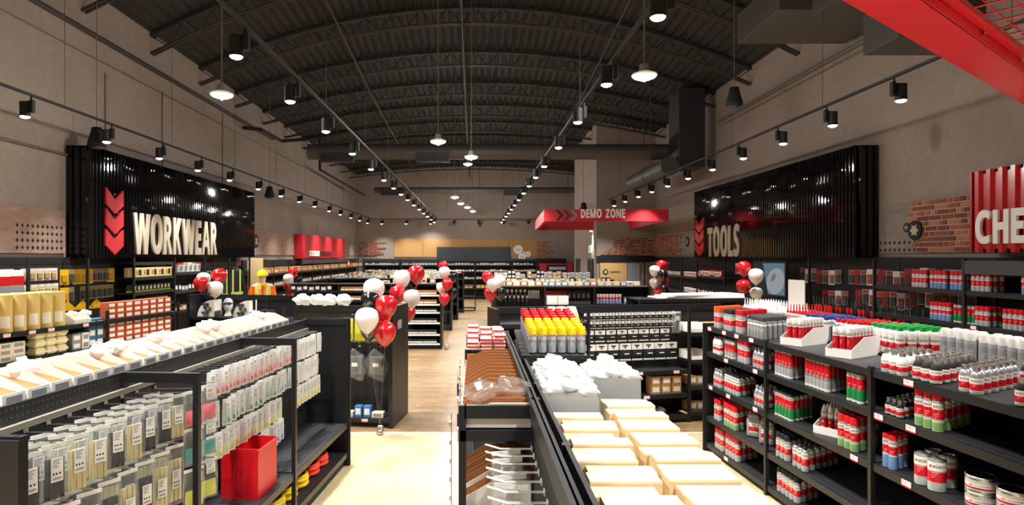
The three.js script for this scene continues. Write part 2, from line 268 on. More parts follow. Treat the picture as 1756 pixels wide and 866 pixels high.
{ // workwear: local x runs away from the camera
  const t = wallSign('black corrugated wall sign with red chevrons reading WORKWEAR', 7.4, 1.77, 0.34, M.blackGloss, 0.1, [-WX + 0.02, E - 0.02, -9.95], Math.PI / 2);
  for (const y of [1.02, 0.68, 0.34]) part(t, 'chevron', chevron(0.5, 0.42, 0.18), M.redSign, 0.62, y - 0.08, 0.38);
  let x = 1.2; for (const c of 'WORKWEAR') { const g = letters(c, 0.52, 0.6, 0.03, 0.012); g.computeBoundingBox(); part(t, 'letter', g, M.letter, x, 0.06, 0.38); x += g.boundingBox.max.x + 0.05; }
}
{ // tools: local x runs towards the camera
  const t = wallSign('black corrugated wall sign with red chevrons reading TOOLS', 7.4, 1.8, 0.34, M.blackGloss, 0.1, [WX - 0.02, E - 0.02, -17.5], -Math.PI / 2);
  for (const y of [0.86, 0.55, 0.24]) part(t, 'chevron', chevron(0.62, 0.4, 0.17), M.redSign, 0.5, y, 0.38);
  let x = 1.1; for (const c of 'TOOLS') { const g = letters(c, 0.52, 0.62, 0.03, 0.012); g.computeBoundingBox(); part(t, 'letter', g, M.letter, x, 0.02, 0.38); x += g.boundingBox.max.x + 0.06; }
}
{
  const t = wallSign('red corrugated wall sign at the frame edge reading CHE', 2.4, 0.98, 0.34, M.redGloss, 0.17, [WX - 0.02, E + 0.05, -7.75], -Math.PI / 2);
  let x = 0.14; for (const c of 'CHE') { const g = letters(c, 0.27, 0.72, 0.03, 0.01); g.computeBoundingBox(); part(t, 'letter', g, M.white, x, 0.1, 0.38); x += g.boundingBox.max.x + 0.035; }
}
{
  const t = thing('wall_sign', 'plain red box sign on the wall near the far corner', 'sign', [-WX + 0.02, E - 0.08, -22.4], Math.PI / 2);
  part(t, 'box_panel', rbox(7.2, 0.88, 0.34, 0.02, 3.6, 0.44, 0.17), M.redSign);
  const tex = canvasTex(256, 64, (c, w, h) => { c.fillStyle = '#e8e0dc'; c.fillRect(0, 0, w, h); c.fillStyle = '#a88'; for (let i = 0; i < 5; i++) { c.fillRect(30 + i * 42, 20, 9, 30); c.fillRect(30 + i * 42, 18 + (i % 3) * 10, 26, 7); } });
  part(t, 'name_plate', box(1.5, 0.2, 0.02, 1.5, 0.2, 0.35), mat(0xffffff, 0.6, 0, { map: tex }));
  for (let i = 0; i < 6; i++) part(t, 'letter', box(0.25, 0.17, 0.02, 2.5 + i * 0.33, 0.2, 0.345), mat(0x5a1020, 0.6));
}
// cladding boards above the wall shelving, with printed crosses
function boards(label, p, ry, L, H, n, m = M.board) {
  const t = thing('wall_cladding', label, 'cladding', p, ry); const g = metresUV(box(L / n - 0.004, H, 0.03, 0, H / 2, 0));
  for (let i = 0; i < n; i++) part(t, 'panel', g, m, (i + 0.5) * L / n, 0, 0.015); return t;
}
const plus = [box(0.055, 0.014, 0.004), box(0.014, 0.055, 0.004)];
const crossGrid = (t, x0, x1, y0, y1, s) => { const g = []; for (let x = x0; x < x1; x += s) for (let y = y0; y < y1; y += s) for (const b of plus) g.push(b.clone().translate(x, y, 0.034)); part(t, 'printed_crosses', g, M.blackMatt).userData.kind = 'stuff'; };
{ const t = boards('brown wood cladding with printed crosses before the workwear sign', [-WX + 0.001, E + 0.05, -5.4], Math.PI / 2, 4.5, 0.66, 3); crossGrid(t, 3.45, 4.45, 0.08, 0.48, 0.105); }
{ const t = boards('brown wood cladding between the workwear sign and the red box sign', [-WX + 0.001, E + 0.05, -17.4], Math.PI / 2, 5, 0.72, 3); roundel(t, 1.1, 0.4, 0.2, 'cross'); }
boards('grey cladding along the wall past the red box sign', [-WX + 0.001, E + 0.05, -29.7], Math.PI / 2, 4.7, 0.8, 3, M.greyBoard);
{ const t = boards('grey cladding with crosses beside the brick patch', [WX - 0.001, E + 0.05, -10.05], -Math.PI / 2, 2.4, 0.72, 2, M.greyBoard); crossGrid(t, 0.05, 1.35, 0.05, 0.2, 0.11); roundel(t, 0.66, 0.38, 0.07, 'plus'); roundel(t, 0.9, 0.33, 0.14, 'star', 0.078); }
{ const t = boards('grey cladding on the wall past the tools sign', [WX - 0.001, E + 0.05, -22.7], -Math.PI / 2, 5.1, 0.72, 3, M.greyBoard); roundel(t, 3.6, 0.4, 0.16, 'cross'); }
function roundel(t, x, y, r, kind, z = 0.03) {
  const o = part(t, 'roundel', rod([x, y, z], [x, y, z + 0.015], r, 26), M.blackMatt);
  let g;
  if (kind === 'star') { const p = []; for (let i = 0; i < 12; i++) { const a = i * Math.PI / 6, q = i % 2 ? 0.4 : 0.68; p.push([Math.cos(a) * r * q, Math.sin(a) * r * q]); } g = extrude(p, 0.006).translate(x, y, z + 0.015); }
  else { const b = [box(r * 1.1, r * 0.32, 0.006), box(r * 0.32, r * 1.1, 0.006)]; g = join(b.map((q) => (kind === 'cross' ? q.rotateZ(Math.PI / 4) : q).translate(x, y, z + 0.018))); }
  part(o, 'symbol', g, M.letter);
}
// brick patches: courses of single bricks with ragged ends
const brickM = [0x96503e, 0xa85c46, 0x864838, 0xb4745a, 0x744036].map((c) => mat(c, 0.9));
function brickPatch(label, p, ry, rows, bw, bh, left, right, asStuff) {   // left(r), right(r): ends of a course in metres
  const t = thing('brick_patch', label, 'brickwork', p, ry); const g = rbox(bw - 0.026, bh - 0.016, 0.03, 0.004, 0, 0, 0.012), gh = rbox(bw / 2 - 0.026, bh - 0.016, 0.03, 0.004, 0, 0, 0.012), bits = brickM.map(() => []);
  const mort = [];
  for (let r = 0; r < rows; r++) {
    let x = left(r) ; const head = r % 2; const end = right(r); mort.push(box(end - x, bh, 0.02, (end + x) / 2, (r + 0.5) * bh, 0.01)); let k = 0;
    while (x < end - bw * 0.3) { const w = head && k % 1 === 0 && rnd() < 0.75 ? bw / 2 : bw, mi = Math.floor(rnd() * 5); k++;
      if (asStuff) bits[mi].push((w === bw ? g : gh).clone().translate(x + w / 2, (r + 0.5) * bh, rr(0, 0.006)));
      else part(t, 'brick', w === bw ? g : gh, brickM[mi], x + w / 2, (r + 0.5) * bh, rr(0, 0.008)); x += w; }
  }
  part(t, 'mortar', mort, mat(0xb0a090, 0.95));
  if (asStuff) bits.forEach((b, i) => b.length && (part(t, 'bricks', b, brickM[i]).userData.kind = 'stuff'));
}
brickPatch('ragged patch of red brick between the star roundel and the red CHE sign', [WX - 0.04, E + 0.06, -9.35], -Math.PI / 2, 10, 0.235, 0.074, (r) => [0.2, 0.12, 0.26, 0.1, 0.14, 0.1, -0.02, 0.02, 0.1, 0.08][r], () => 1.62);
brickPatch('brick patch on the corner room wall below the demo sign', [4.5, E + 0.05, -22.68], 0, 9, 0.2, 0.07, (r) => 0.3 + (r % 3) * 0.12 + (r > 5 ? 0.15 : 0) - (r < 3 ? 0.3 : 0), () => 1.93, true);
brickPatch('brick patch on the tools wall in the corner past the sign', [WX - 0.04, E + 0.05, -22.6], -Math.PI / 2, 9, 0.2, 0.07, () => 0, (r) => 2.6 + (r % 3) * 0.2, true);
brickPatch('brick patch by the far corner left of the tan board', [-6.3, E + 0.05, -FAR + 0.02], 0, 10, 0.24, 0.075, () => 0, (r) => 0.9 + (r * 7 % 4) * 0.14, true);
brickPatch('narrow brick patch right of the tan board', [3.36, E - 0.6, -FAR + 0.02], 0, 19, 0.24, 0.075, () => 0, (r) => 0.45 + (r * 5 % 4) * 0.13, true);
// hanging demo zone frame
{
  const t = thing('demo_zone_sign', 'red hanging rectangular frame sign reading DEMO ZONE', 'sign', [3.62, E + 0.98, -17.5], -3 * D);
  const w = 3.42, L = 5.8, h = 0.33, k = 0.08;
  part(t, 'front_fascia', box(w, h, k, 0, h / 2, -k / 2), M.redSign); part(t, 'rear_fascia', box(w, h, k, 0, h / 2, -L + k / 2), M.redSign);
  for (const s of [-1, 1]) part(t, 'side_fascia', box(k, h, L - 2 * k, s * (w / 2 - k / 2), h / 2, -L / 2), M.redSign);
  const ch = extrude([[0, 0], [0.13, 0.145], [0, 0.29], [0.09, 0.29], [0.22, 0.145], [0.09, 0]], 0.008);
  [0x17181a, 0x33363a, 0x7d8a90].forEach((c, i) => part(t, 'chevron', ch, mat(c, 0.5), -w / 2 + 0.32 + i * 0.2, 0.02, 0));
  let x = -w / 2 + 1.02; for (const c of 'DEMO ZONE') { if (c === ' ') { x += 0.09; continue; } const g = letters(c, 0.17, 0.62, 0.008, 0.006); g.computeBoundingBox(); part(t, 'letter', g, M.white, x, 0.09, 0); x += g.boundingBox.max.x + 0.022; }
  for (const [x, z] of [[-w / 2 + 0.05, -0.04], [w / 2 - 0.5, -0.04], [-w / 2 + 0.05, -L + 0.04], [w / 2 - 0.5, -L + 0.04]]) part(t, 'suspension_wire', cyl(0.006, 0.006, 3.3, 5, x, h, z), M.pipe);
}
// red overhead frame with wire mesh, near the camera
{
  const t = thing('mesh_platform', 'red steel overhead frame with wire mesh floor', 'steel frame', [1.73, E + 1.2, -2.96], 37.9 * D);
  const red = phys(0xe01228, 0.3, { clearcoat: 0.5, clearcoatRoughness: 0.2 });
  // local x along the beam to the right and away, local z towards the hidden side (-z away)
  part(t, 'edge_beam', box(7.5, 0.012, 0.22, 2.2, 0.006, 0.115), red); part(t, 'edge_lip', box(7.5, 0.16, 0.012, 2.2, 0.08, 0.0), red); part(t, 'inner_lip', box(7.5, 0.1, 0.012, 2.2, 0.05, 0.226), red);
  part(t, 'mesh_frame', box(7.5, 0.035, 0.05, 2.2, 0.07, 0.26), red);
  for (const x of [0.55, 3.3]) part(t, 'cross_bar', box(0.06, 0.05, 1.6, x, 0.09, 1.05), red);
  const wires = []; for (let i = 0; i < 36; i++) wires.push(rod([-0.3 + i * 0.16, 0.075, 0.26], [-0.3 + i * 0.16, 0.075, 1.85], 0.005, 4)); for (let j = 0; j < 16; j++) wires.push(rod([-1.5, 0.082, 0.34 + j * 0.1], [5.9, 0.082, 0.34 + j * 0.1], 0.005, 4));
  part(t, 'wire_mesh', wires, red); for (let i = 0; i < 4; i++) part(t, 'bolt', rod([0.4 + i * 0.8, 0.03, 0.243], [0.4 + i * 0.8, 0.05, 0.243], 0.012, 8), M.chrome);
}
// ---------------------------------------------------------------- far end wall, corner room
{
  const t = thing('back_board', 'large tan board across the back wall', 'board', [0, E - 0.02, -FAR + 0.002]);
  for (let i = 0; i < 5; i++) part(t, 'panel', box(1.54, 0.98, 0.04, -4.42 + 0.78 + i * 1.56, 0.49, 0.02), mat(0xb48a55, 0.75));
}
{
  const t = thing('dark_sign', 'dark slate signboard on the tan board above the counter wall', 'sign', [-0.1, E - 0.2, -FAR + 0.05]);
  for (let i = 0; i < 3; i++) part(t, 'panel', box(1.33, 0.72, 0.06, -1.33 + i * 1.34, 0.36, 0.04), mat(0x2a2e36, 0.5));
}
for (const [x, y, r, l] of [[2.34, 0.38, 0.25, 'largest round white wall disc, at the upper end of the dark sign'], [2.55, -0.02, 0.21, 'round white wall disc below the largest one'], [2.88, 0.13, 0.16, 'smaller round white wall disc nearest the narrow bricks'], [2.66, 0.22, 0.06, 'tiny round white wall disc between the larger ones']]) { const t = thing('wall_disc', l, 'sign', [x, E + y, -FAR + 0.05]); part(t, 'disc_face', rod([0, 0, 0], [0, 0, 0.04], r, 26), M.white); part(t, 'disc_text', box(r, r * 0.16, 0.004, 0, 0, 0.042), M.grey); }
// corner room: openings and exit sign on its aisle side
function doorway(n, z, w, label) { const o = struct('door_' + n, box(0.05, 2.15, w, 4.34, 1.075, z), mat(0x1d1c1d, 0.6)); part(o, 'door_frame', [box(0.07, 2.2, 0.06, 4.33, 1.1, z - w / 2), box(0.07, 2.2, 0.06, 4.33, 1.1, z + w / 2), box(0.07, 0.06, w, 4.33, 2.2, z)], mat(0x5a5048, 0.7)); part(o, 'door_pull', box(0.04, 0.3, 0.04, 4.29, 1.1, z - w * 0.35), M.chrome); }
doorway(1, -26.6, 0.9); doorway(2, -23.7, 0.9);
{ const t = thing('exit_sign', 'small lit green and white exit sign over the corner doorway', 'sign', [4.3, E + 0.28, -23.7]); part(t, 'sign_face', box(0.03, 0.26, 0.5), new THREE.MeshStandardMaterial({ color: 0xbfe8cc, emissive: 0x9fe0b8, emissiveIntensity: 0.5 })); part(t, 'running_figure', [box(0.034, 0.14, 0.08, 0, 0.02, 0.08), box(0.034, 0.05, 0.2, 0, -0.04, 0)], mat(0x0c7a3c, 0.6)); part(t, 'bracket', box(0.05, 0.04, 0.1, 0.02, 0.15, 0), M.grey); }
{ const t = thing('wall_sconce', 'bright wall washer lamp on the corner room column', 'wall lamp', [4.28, E + 0.95, -23.4]); part(t, 'shade', rod([0, 0, 0], [0, 0.16, 0], 0.05, 12), M.white); part(t, 'lamp_glass', rod([0, -0.005, 0], [0, -0.02, 0], 0.045, 12), lensMat); part(t, 'wall_plate', box(0.03, 0.12, 0.1, 0.05, 0.08, 0), M.grey);
  const s = new THREE.SpotLight(LAMP, 30, 0, 0.5, 0.6, 2); s.name = 'beam'; s.position.set(0, -0.04, 0); s.castShadow = true; s.target.name = 'aim'; s.target.position.set(0.05, -1, 0); t.add(s); t.add(s.target); }
{ const t = thing('wall_poster', 'tan and grey wall panel with a black round emblem in the corner room', 'panel', [4.55, 1.25, -22.66]);
  part(t, 'tan_panel', box(0.95, 0.82, 0.03, 0.4, 0.41, 0), mat(0xd8b070, 0.7)); part(t, 'grey_panel', box(0.45, 0.82, 0.03, 1.12, 0.41, 0), mat(0x8e9296, 0.6)); const r = part(t, 'emblem', rod([0.12, 0.5, 0.01], [0.12, 0.5, 0.025], 0.1, 20), M.blackMatt);
  part(r, 'emblem_cross', [box(0.13, 0.035, 0.006).rotateZ(0.8), box(0.13, 0.035, 0.006).rotateZ(-0.8)].map((g) => g.translate(0.12, 0.5, 0.028)), M.white); part(t, 'word_mark', box(0.36, 0.05, 0.006, 0.46, 0.5, 0.018), mat(0x6a5a48, 0.7)); }
struct('trim_2', box(WX - 4.35, 0.22, 0.03, (WX + 4.35) / 2, E - 0.09, -22.68), M.blackMatt);
// ---------------------------------------------------------------- shelving units
// local frame of a unit: x along the run (left to right seen from its front), z = 0 at the front edge, back towards -z
const slotTex = noiseTex(128, (x, y) => { const v = (x * 16) % 1 < 0.55 && (y * 4) % 1 < 0.8 ? 40 : 255; return [v, v, v]; }, false); slotTex.repeat.set(2.2, 4);
const shelfM = mat(0x24262a, 0.5, 0.1, { bumpMap: slotTex, bumpScale: 0.004 });
const pegTex = noiseTex(128, (x, y) => { const u = (x * 4) % 1 - 0.5, w = (y * 4) % 1 - 0.5, v = u * u + w * w < 0.035 ? 0 : 255; return [v, v, v]; }, false); pegTex.repeat.set(10, 10);
const pegM = mat(0x1b1d21, 0.55, 0, { bumpMap: pegTex, bumpScale: 0.006 });
const tagTex = canvasTex(128, 64, (c) => { c.fillStyle = '#f4f2f0'; c.fillRect(0, 0, 128, 64); c.fillStyle = '#cc1020'; c.fillRect(0, 50, 128, 14); c.fillRect(52, 8, 12, 26); c.fillStyle = '#b03038'; for (let i = 0; i < 4; i++) c.fillRect(8, 8 + i * 9, 34 - i * 5, 4); c.fillStyle = '#888'; for (let i = 0; i < 3; i++) c.fillRect(74, 12 + i * 10, 40 - i * 6, 4); });
const tagM = mat(0xffffff, 0.6, 0, { map: tagTex }), tagGeo = box(0.085, 0.045, 0.004);
const steelBlack = M.black;
function unit(label, X, d, ry, o) {
  const g = thing(o.name || 'gondola_shelving', label, 'shelving', [X, 0, -d], ry); const depth = o.depth, h = o.h, W = o.bays.reduce((a, b) => a + b, 0);
  let x = 0; const starts = [];
  const postX = [0]; for (const w of o.bays) { starts.push(x); x += w; postX.push(x); }
  const ph = o.postH ?? h;
  for (const q of postX) { if (!o.noFront) part(g, 'post', box(0.035, ph, 0.035, q, ph / 2, -0.02), steelBlack); part(g, 'post', box(0.04, h, 0.04, q, h / 2, -depth + 0.02), steelBlack);
    if (o.bars && q > 0.01 || o.bars === 2) part(g, 'top_bar', box(0.035, 0.06, depth - 0.06, q, ph - 0.03, -depth / 2), steelBlack); }
  o.bays.forEach((w, b) => {
    const x0 = starts[b], lv = Array.isArray(o.levels[0]) ? o.levels[b] : o.levels;
    if (o.back !== false) part(g, 'back_panel', box(w - 0.04, h - 0.06, 0.02, x0 + w / 2, h / 2 + 0.03, -depth + 0.02), o.peg ? pegM : M.blackMatt);
    lv.forEach((y, k) => { const s = part(g, k === 0 && y < 0.2 ? 'base_shelf' : 'shelf', metresUV(box(w - 0.036, 0.025, depth - 0.05, x0 + w / 2, y - 0.0125, -depth / 2)), shelfM); part(s, 'shelf_lip', box(w - 0.036, 0.055, 0.012, x0 + w / 2, y - 0.027, -0.02), steelBlack); });
    if (lv[0] < 0.2) part(g, 'plinth', box(w - 0.036, lv[0] - 0.03, 0.02, x0 + w / 2, (lv[0] - 0.03) / 2, -0.06), M.blackMatt);
  });
  for (const q of o.ends || []) part(g, 'end_panel', box(0.03, h + 0.01, depth + 0.02, q ? W + 0.018 : -0.018, (h + 0.01) / 2, -depth / 2), steelBlack);
  if (o.top) part(g, 'top_board', box(W, 0.09, 0.025, W / 2, h - 0.045, -depth + 0.035), steelBlack);
  g.updateMatrixWorld(true); g.userData0 = { starts, o, ry };
  return g;
}
const V3 = new THREE.Vector3();
const world = (g, x, y, z) => V3.set(x, y, z).applyMatrix4(g.matrixWorld).toArray();
const ryOf = (g) => g.rotation.y;
function priceTags(g, list) { for (const [x, y] of list) part(g, 'price_tag', tagGeo, tagM, x, y - 0.028, -0.01); }
// a block of alike products on a shelf: nx along the run, nz into the depth
function block(g, t, x, y, z, nx, nz, o) {
  const dx = o.dx, dz = o.dz ?? dx, ny = o.ny || 1; let n = 0;
  for (let l = 0; l < ny; l++) for (let k = 0; k < nz; k++) for (let i = 0; i < nx; i++) {
    if (o.skip && o.skip(i, k, l)) continue;
    const p = world(g, x + i * dx + (o.skew || 0) * k * dz + rr(-1, 1) * (o.jit ?? 0.002), y + l * (o.dy || 0) + i * (o.rise || 0) + 0.001, z - k * dz + rr(-1, 1) * (o.jit ?? 0.002));
    const bits = []; if (ny > 1) bits.push(l === ny - 1 ? 'top layer' : l === 0 ? 'bottom layer' : `${ORD[l]} layer`); if (nz > 1) bits.push(k === 0 ? 'front row' : `${ORD[k]} row`); if (nx > 1) bits.push(`${ORD[i]} from left`);
    put(t, ...p, ryOf(g) + (o.turn || 0) + rr(-1, 1) * (o.spin ?? 0.1), o.label + (bits.length ? ', ' + bits.join(', ') : ''), o.group); n++;
  }
}
const PI2 = Math.PI / 2;
// A cable tie gondola (faces +X, its run goes away from the camera) and the bin shelf on its back
const gA = unit('long black pegboard gondola hung with cable tie bags', -1.73, 2.43, PI2 - 4.3 * D, { bays: [1.32, 1.6, 1.62], depth: 0.5, h: 1.61, levels: [[0.15], [0.15, 0.47], [0.15, 0.47]], peg: true, bars: 2, ends: [1] });
part(gA, 'peg_rail', box(4.5, 0.03, 0.03, 2.27, 1.5, -0.46), M.rail); part(gA, 'side_panel', box(0.03, 1.6, 0.5, -0.02, 0.8, -0.25), steelBlack);
const gA2 = unit('black gondola back to back with the cable tie pegboard, open bins on top', -2.37, 7.0, -PI2 - 4.3 * D, { bays: [1.55, 1.55, 1.5], depth: 0.42, h: 1.58, levels: [0.15, 0.6, 1.05, 1.5], ends: [0] });
// H centre gondola, straight ahead of the camera: left side of boxes and hooks, right side of cartons
const gHL = unit('black centre gondola with divided boxes and wire hooks beside the aisle', -0.08, 5.6, -PI2, { bays: [0.9, 1.76, 1.64], depth: 0.38, h: 1.64, postH: 1.61, levels: [[0.15, 0.75, 1.5], [0.15, 0.75, 1.12, 1.5], [0.15, 0.75]], bars: 2, top: true });
part(gHL, 'end_panel', box(0.03, 1.5, 0.38, -0.02, 0.75, -0.19), steelBlack);
part(gHL, 'cross_bar', box(0.035, 0.05, 0.36, 2.66, 1.47, -0.19), steelBlack);
const gHR = unit('wide black gondola side stacked with pale cartons and bagged goods', 1.12, 1.3, PI2, { bays: [1.4, 1.3, 1.0, 1.0], depth: 0.75, h: 1.5, postH: 1.2, levels: [[0.15, 0.75, 1.22], [0.15, 0.75, 1.22], [0.15, 0.75, 1.25], [0.15, 0.75]] });
part(gHR, 'can_shelf', box(1.0, 0.025, 0.52, 0, -0.0155, 0), shelfM, 4.2, 1.565, -0.49, 0, 0, 0.0914);
// I aerosol rack on the near right: front row of bays and the unit behind it
const I0 = 1.4, I1 = 2.9, IL = [0.1, 0.42, 0.8, 1.18, 1.48];
const gI = unit('black five shelf rack of aerosols and bottles nearest the camera', 2.72, 7.5, -PI2 + 2.9 * D, { bays: [1.4, 1.5, 1.7], depth: 0.55, h: 1.5, postH: 1.5, levels: IL, ends: [0] });
const gI2 = unit('black rack standing back to back with the aerosol rack', 3.27 + 0.54 + 0.23, 2.9, PI2 + 2.9 * D, { bays: [1.6, 1.5, 1.4, 1.0], depth: 0.52, h: 1.5, levels: [0.1, 0.8, 1.48] });
// G gondola of black packs, facing the camera
const gG = unit('black gondola with hanging black and white packs facing the camera', 0.3, 8.15, 13 * D, { bays: [1.25, 1.5, 0.75], depth: 0.45, h: 1.61, levels: [[0.1, 0.5, 0.95, 1.2, 1.42], [0.1, 0.4, 0.73], [0.14, 0.5, 0.86, 1.24]], peg: true, top: true, ends: [0] });
// D gondola at the aisle corner under the balloons
const gD = unit('black gondola at the aisle corner below the big balloon cluster', -2.63, 8.66, -8 * D, { bays: [1.5], depth: 0.42, h: 1.61, levels: [0.12], peg: true, top: true });
part(gD, 'side_panel', box(0.04, 1.62, 0.86, 1.52, 0.81, -0.42), steelBlack);
part(part(gD, 'sign_holder', box(0.006, 0.12, 0.2, 1.545, 1.36, -0.35), M.grey), 'sign_mark', box(0.004, 0.06, 0.05, 1.549, 1.37, -0.2), M.red);
// C safety glasses gondola, B roll and box gondola
const gC = unit('black gondola with safety glasses and a white display head', -5.1, 11.25, -14 * D, { bays: [1.3, 1.3], depth: 0.45, h: 1.61, levels: [0.12, 0.55, 0.95, 1.23], top: true, ends: [0] });
const gB = unit('black low rack with yellow rolls and small orange boxes', -5.25, 6.6, PI2 - 11 * D, { bays: [1.87, 1.45], depth: 0.5, h: 1.58, levels: [0.15, 0.75, 1.12, 1.45] });
// far rows left and right of the main aisle
const gE = unit('black bin rack with tool bins ending at the aisle', -4.7, 15.7, 0, { bays: [1.3, 1.3, 1.24], depth: 0.8, h: 1.61, levels: [[0.15, 0.7, 1.22, 1.45], [0.15, 0.7, 1.22, 1.45], [0.15, 0.38, 0.67, 0.93, 1.13, 1.36]], top: true, ends: [1] });
const gE2 = unit('second black rack row beyond the tool bins', -4.6, 19.6, 0, { bays: [1.28, 1.28, 1.28], depth: 0.8, h: 1.61, levels: [0.15, 0.6, 1.05, 1.4], top: true, ends: [1] });
const gE3 = unit('third black rack row beyond the tool bins', -4.5, 22.9, 0, { bays: [1.28, 1.28, 1.28], depth: 0.8, h: 1.61, levels: [0.15, 0.6, 1.05, 1.4], top: true, ends: [1] });
const gE4 = unit('farthest black rack row on the workwear side', -4.4, 25.8, 0, { bays: [1.3, 1.3, 1.3], depth: 0.8, h: 1.61, levels: [0.15, 0.6, 1.05, 1.4], top: true, ends: [1] });
[0.15, 0.38, 0.67, 0.93, 1.13, 1.36].forEach((y) => part(gE, 'label_rail', box(1.2, 0.045, 0.006, 3.22, y - 0.028, -0.008), M.paper));
const gF = unit('black rack with hanging hand tools and blue tubs beyond the aisle', 0.46, 14.4, 0, { bays: [1.13, 1.13, 1.25], depth: 0.5, h: 1.61, levels: [[0.12, 1.0], [0.12, 0.9, 1.2], [0.12, 0.7, 0.98, 1.22]], peg: true, top: true, ends: [0, 1] });
const gF2 = unit('second black rack row past the hand tools', 0.55, 18.2, 0, { bays: [1.2, 1.2, 1.2], depth: 0.8, h: 1.61, levels: [0.15, 0.6, 1.05, 1.55], ends: [0] });
const gF3 = unit('third black rack row past the hand tools', 0.6, 21.6, 0, { bays: [1.2, 1.2, 1.0], depth: 0.8, h: 1.61, levels: [0.15, 0.6, 1.05, 1.55], ends: [0] });
// tall wall shelving; K on the workwear wall, J on the tools wall, L on the back wall
const kx = (d) => d - 5.85;                           // local x of a place d metres down the workwear wall
const gK = unit('tall black wall shelving under the workwear sign', -5.98, 5.85, PI2, { name: 'wall_shelving', bays: [1.3, 1.33, 1.3, 1.32, 1.5, 1.4, 1.4, 1.4], depth: 0.42, h: 2.28, levels: [[0.15, 1.1, 1.78], [0.15, 1.1], [0.15, 1.1], [0.15, 1.1], [0.15, 1.1, 1.42, 1.66, 1.93, 2.2], [0.15, 1.2, 1.6, 1.98], [0.15], [0.15]] });
const gK2 = unit('tall black wall shelving below the red box sign', -5.98, 17.3, PI2, { name: 'wall_shelving', bays: Array(11).fill(1.5), depth: 0.42, h: 2.2, levels: [0.15, 1.0, 1.42, 1.8] });
const jx = (d) => 22.4 - d;
const gJ = unit('tall black wall shelving under the tools sign', 5.98, 22.4, -PI2, { name: 'wall_shelving', bays: [2.0, 2.0, 1.3, 1.9, 1.9, 1.95, 1.85, 1.75, 1.75], depth: 0.42, h: 2.27, levels: [[0.15, 1.3], [0.15, 1.3, 1.75], [0.15, 1.3, 1.75], [0.15, 1.35, 1.8], [0.15, 1.35], [0.15, 1.35], [0.15, 1.35], [0.15, 1.05, 1.47, 1.88], [0.15, 1.05, 1.47, 1.88]] });
const gL = unit('tall black shelving across the back wall', -6.0, 34.0, 0, { name: 'wall_shelving', bays: [2, 2, 2, 2, 1.35], depth: 0.42, h: 2.18, levels: [0.15, 0.6, 1.1, 1.5, 1.85] });
part(gK, 'fascia_board', box(11, 0.1, 0.03, 5.5, 2.24, -0.4), M.blackMatt); part(gJ, 'fascia_board', box(16.3, 0.1, 0.03, 8.2, 2.24, -0.4), M.blackMatt);
part(gK2, 'fascia_board', box(8, 0.16, 0.05, 8.6, 2.12, -0.03), M.darkGrey); part(gL, 'fascia_board', box(9.3, 0.12, 0.03, 4.7, 2.12, -0.03), mat(0x23262c, 0.6));
part(gJ, 'fascia_board', box(1.75, 0.16, 0.03, 15.5, 2.17, -0.02), M.darkGrey);
// ---------------------------------------------------------------- products: templates
const CAN = {};
function wrapTex(base, bands, brand = 0.13, ink = '#222', mark = '#c8101c') {   // bands: [from top 0..1, to, colour]
  return canvasTex(256, 128, (c, w, h) => {
    c.fillStyle = base; c.fillRect(0, 0, w, h);
    for (const [a, b, col] of bands) { c.fillStyle = col; c.fillRect(0, a * h, w, (b - a) * h); }
    for (const x of [0, 128, 256]) {
      if (brand !== null) { c.fillStyle = ink; c.font = 'bold 17px sans-serif'; c.textAlign = 'center'; c.fillText('W\u00dcRTH', x + 7, brand * h + 6); c.fillStyle = mark; c.fillRect(x - 38, brand * h - 6, 11, 12); }
      c.fillStyle = 'rgba(255,255,255,0.75)'; for (let i = 0; i < 3; i++) c.fillRect(x - 28, h * (0.36 + i * 0.08), 34 - i * 9, 3);
      c.fillStyle = 'rgba(60,60,60,0.35)'; for (let i = 0; i < 4; i++) c.fillRect(x - 30, h * (0.72 + i * 0.06), 52 - (i * 17) % 23, 2);
    }
  });
}
function can(key, name, cat, o) {
  const { r, h, seg = 14 } = o, sh = o.shoulder ?? 0.018, nr = o.neck ?? r * 0.75, top = h;
  const body = lathe([[0.0005, 0], [r * 0.94, 0], [r, 0.005], [r, h - sh], [(r + nr) / 2 * 1.03, h - sh * 0.4], [nr, h], [0.0005, h]], seg);
  const parts = [['body', body, o.body || M.silver]];
  const lh = h - sh - 0.012; parts.push(['label', cyl(r + 0.0006, r + 0.0006, lh, seg, 0, 0.008, 0, true).rotateY(Math.PI), mat(0xffffff, 0.35, o.metal ?? 0.15, { map: o.tex })]);
  if (o.cap) { const [cr, ch, cm, taper = 1] = o.cap; parts.push(['cap', lathe([[cr * 0.98, top - 0.004], [cr, top], [cr, top + ch * 0.7], [cr * taper, top + ch * 0.96], [cr * taper * 0.9, top + ch], [0.0005, top + ch]], seg), cm]); }
  if (o.nozzle) { const [nr0, nh, nm] = o.nozzle, y = top + (o.cap ? o.cap[1] : 0) - 0.002; parts.push(['nozzle', lathe([[nr0, y], [nr0, y + nh * 0.2], [nr0 * 0.45, y + nh * 0.3], [nr0 * 0.25, y + nh], [0.0005, y + nh]], 8), nm]); }
  CAN[key] = template(name, cat, parts); return CAN[key];
}
const R = '#c81020', S = '#b4b7ba', W = '#eceae6', G = '#1f8a4c', DG = '#4a4c50', LG = '#9fb5a4';
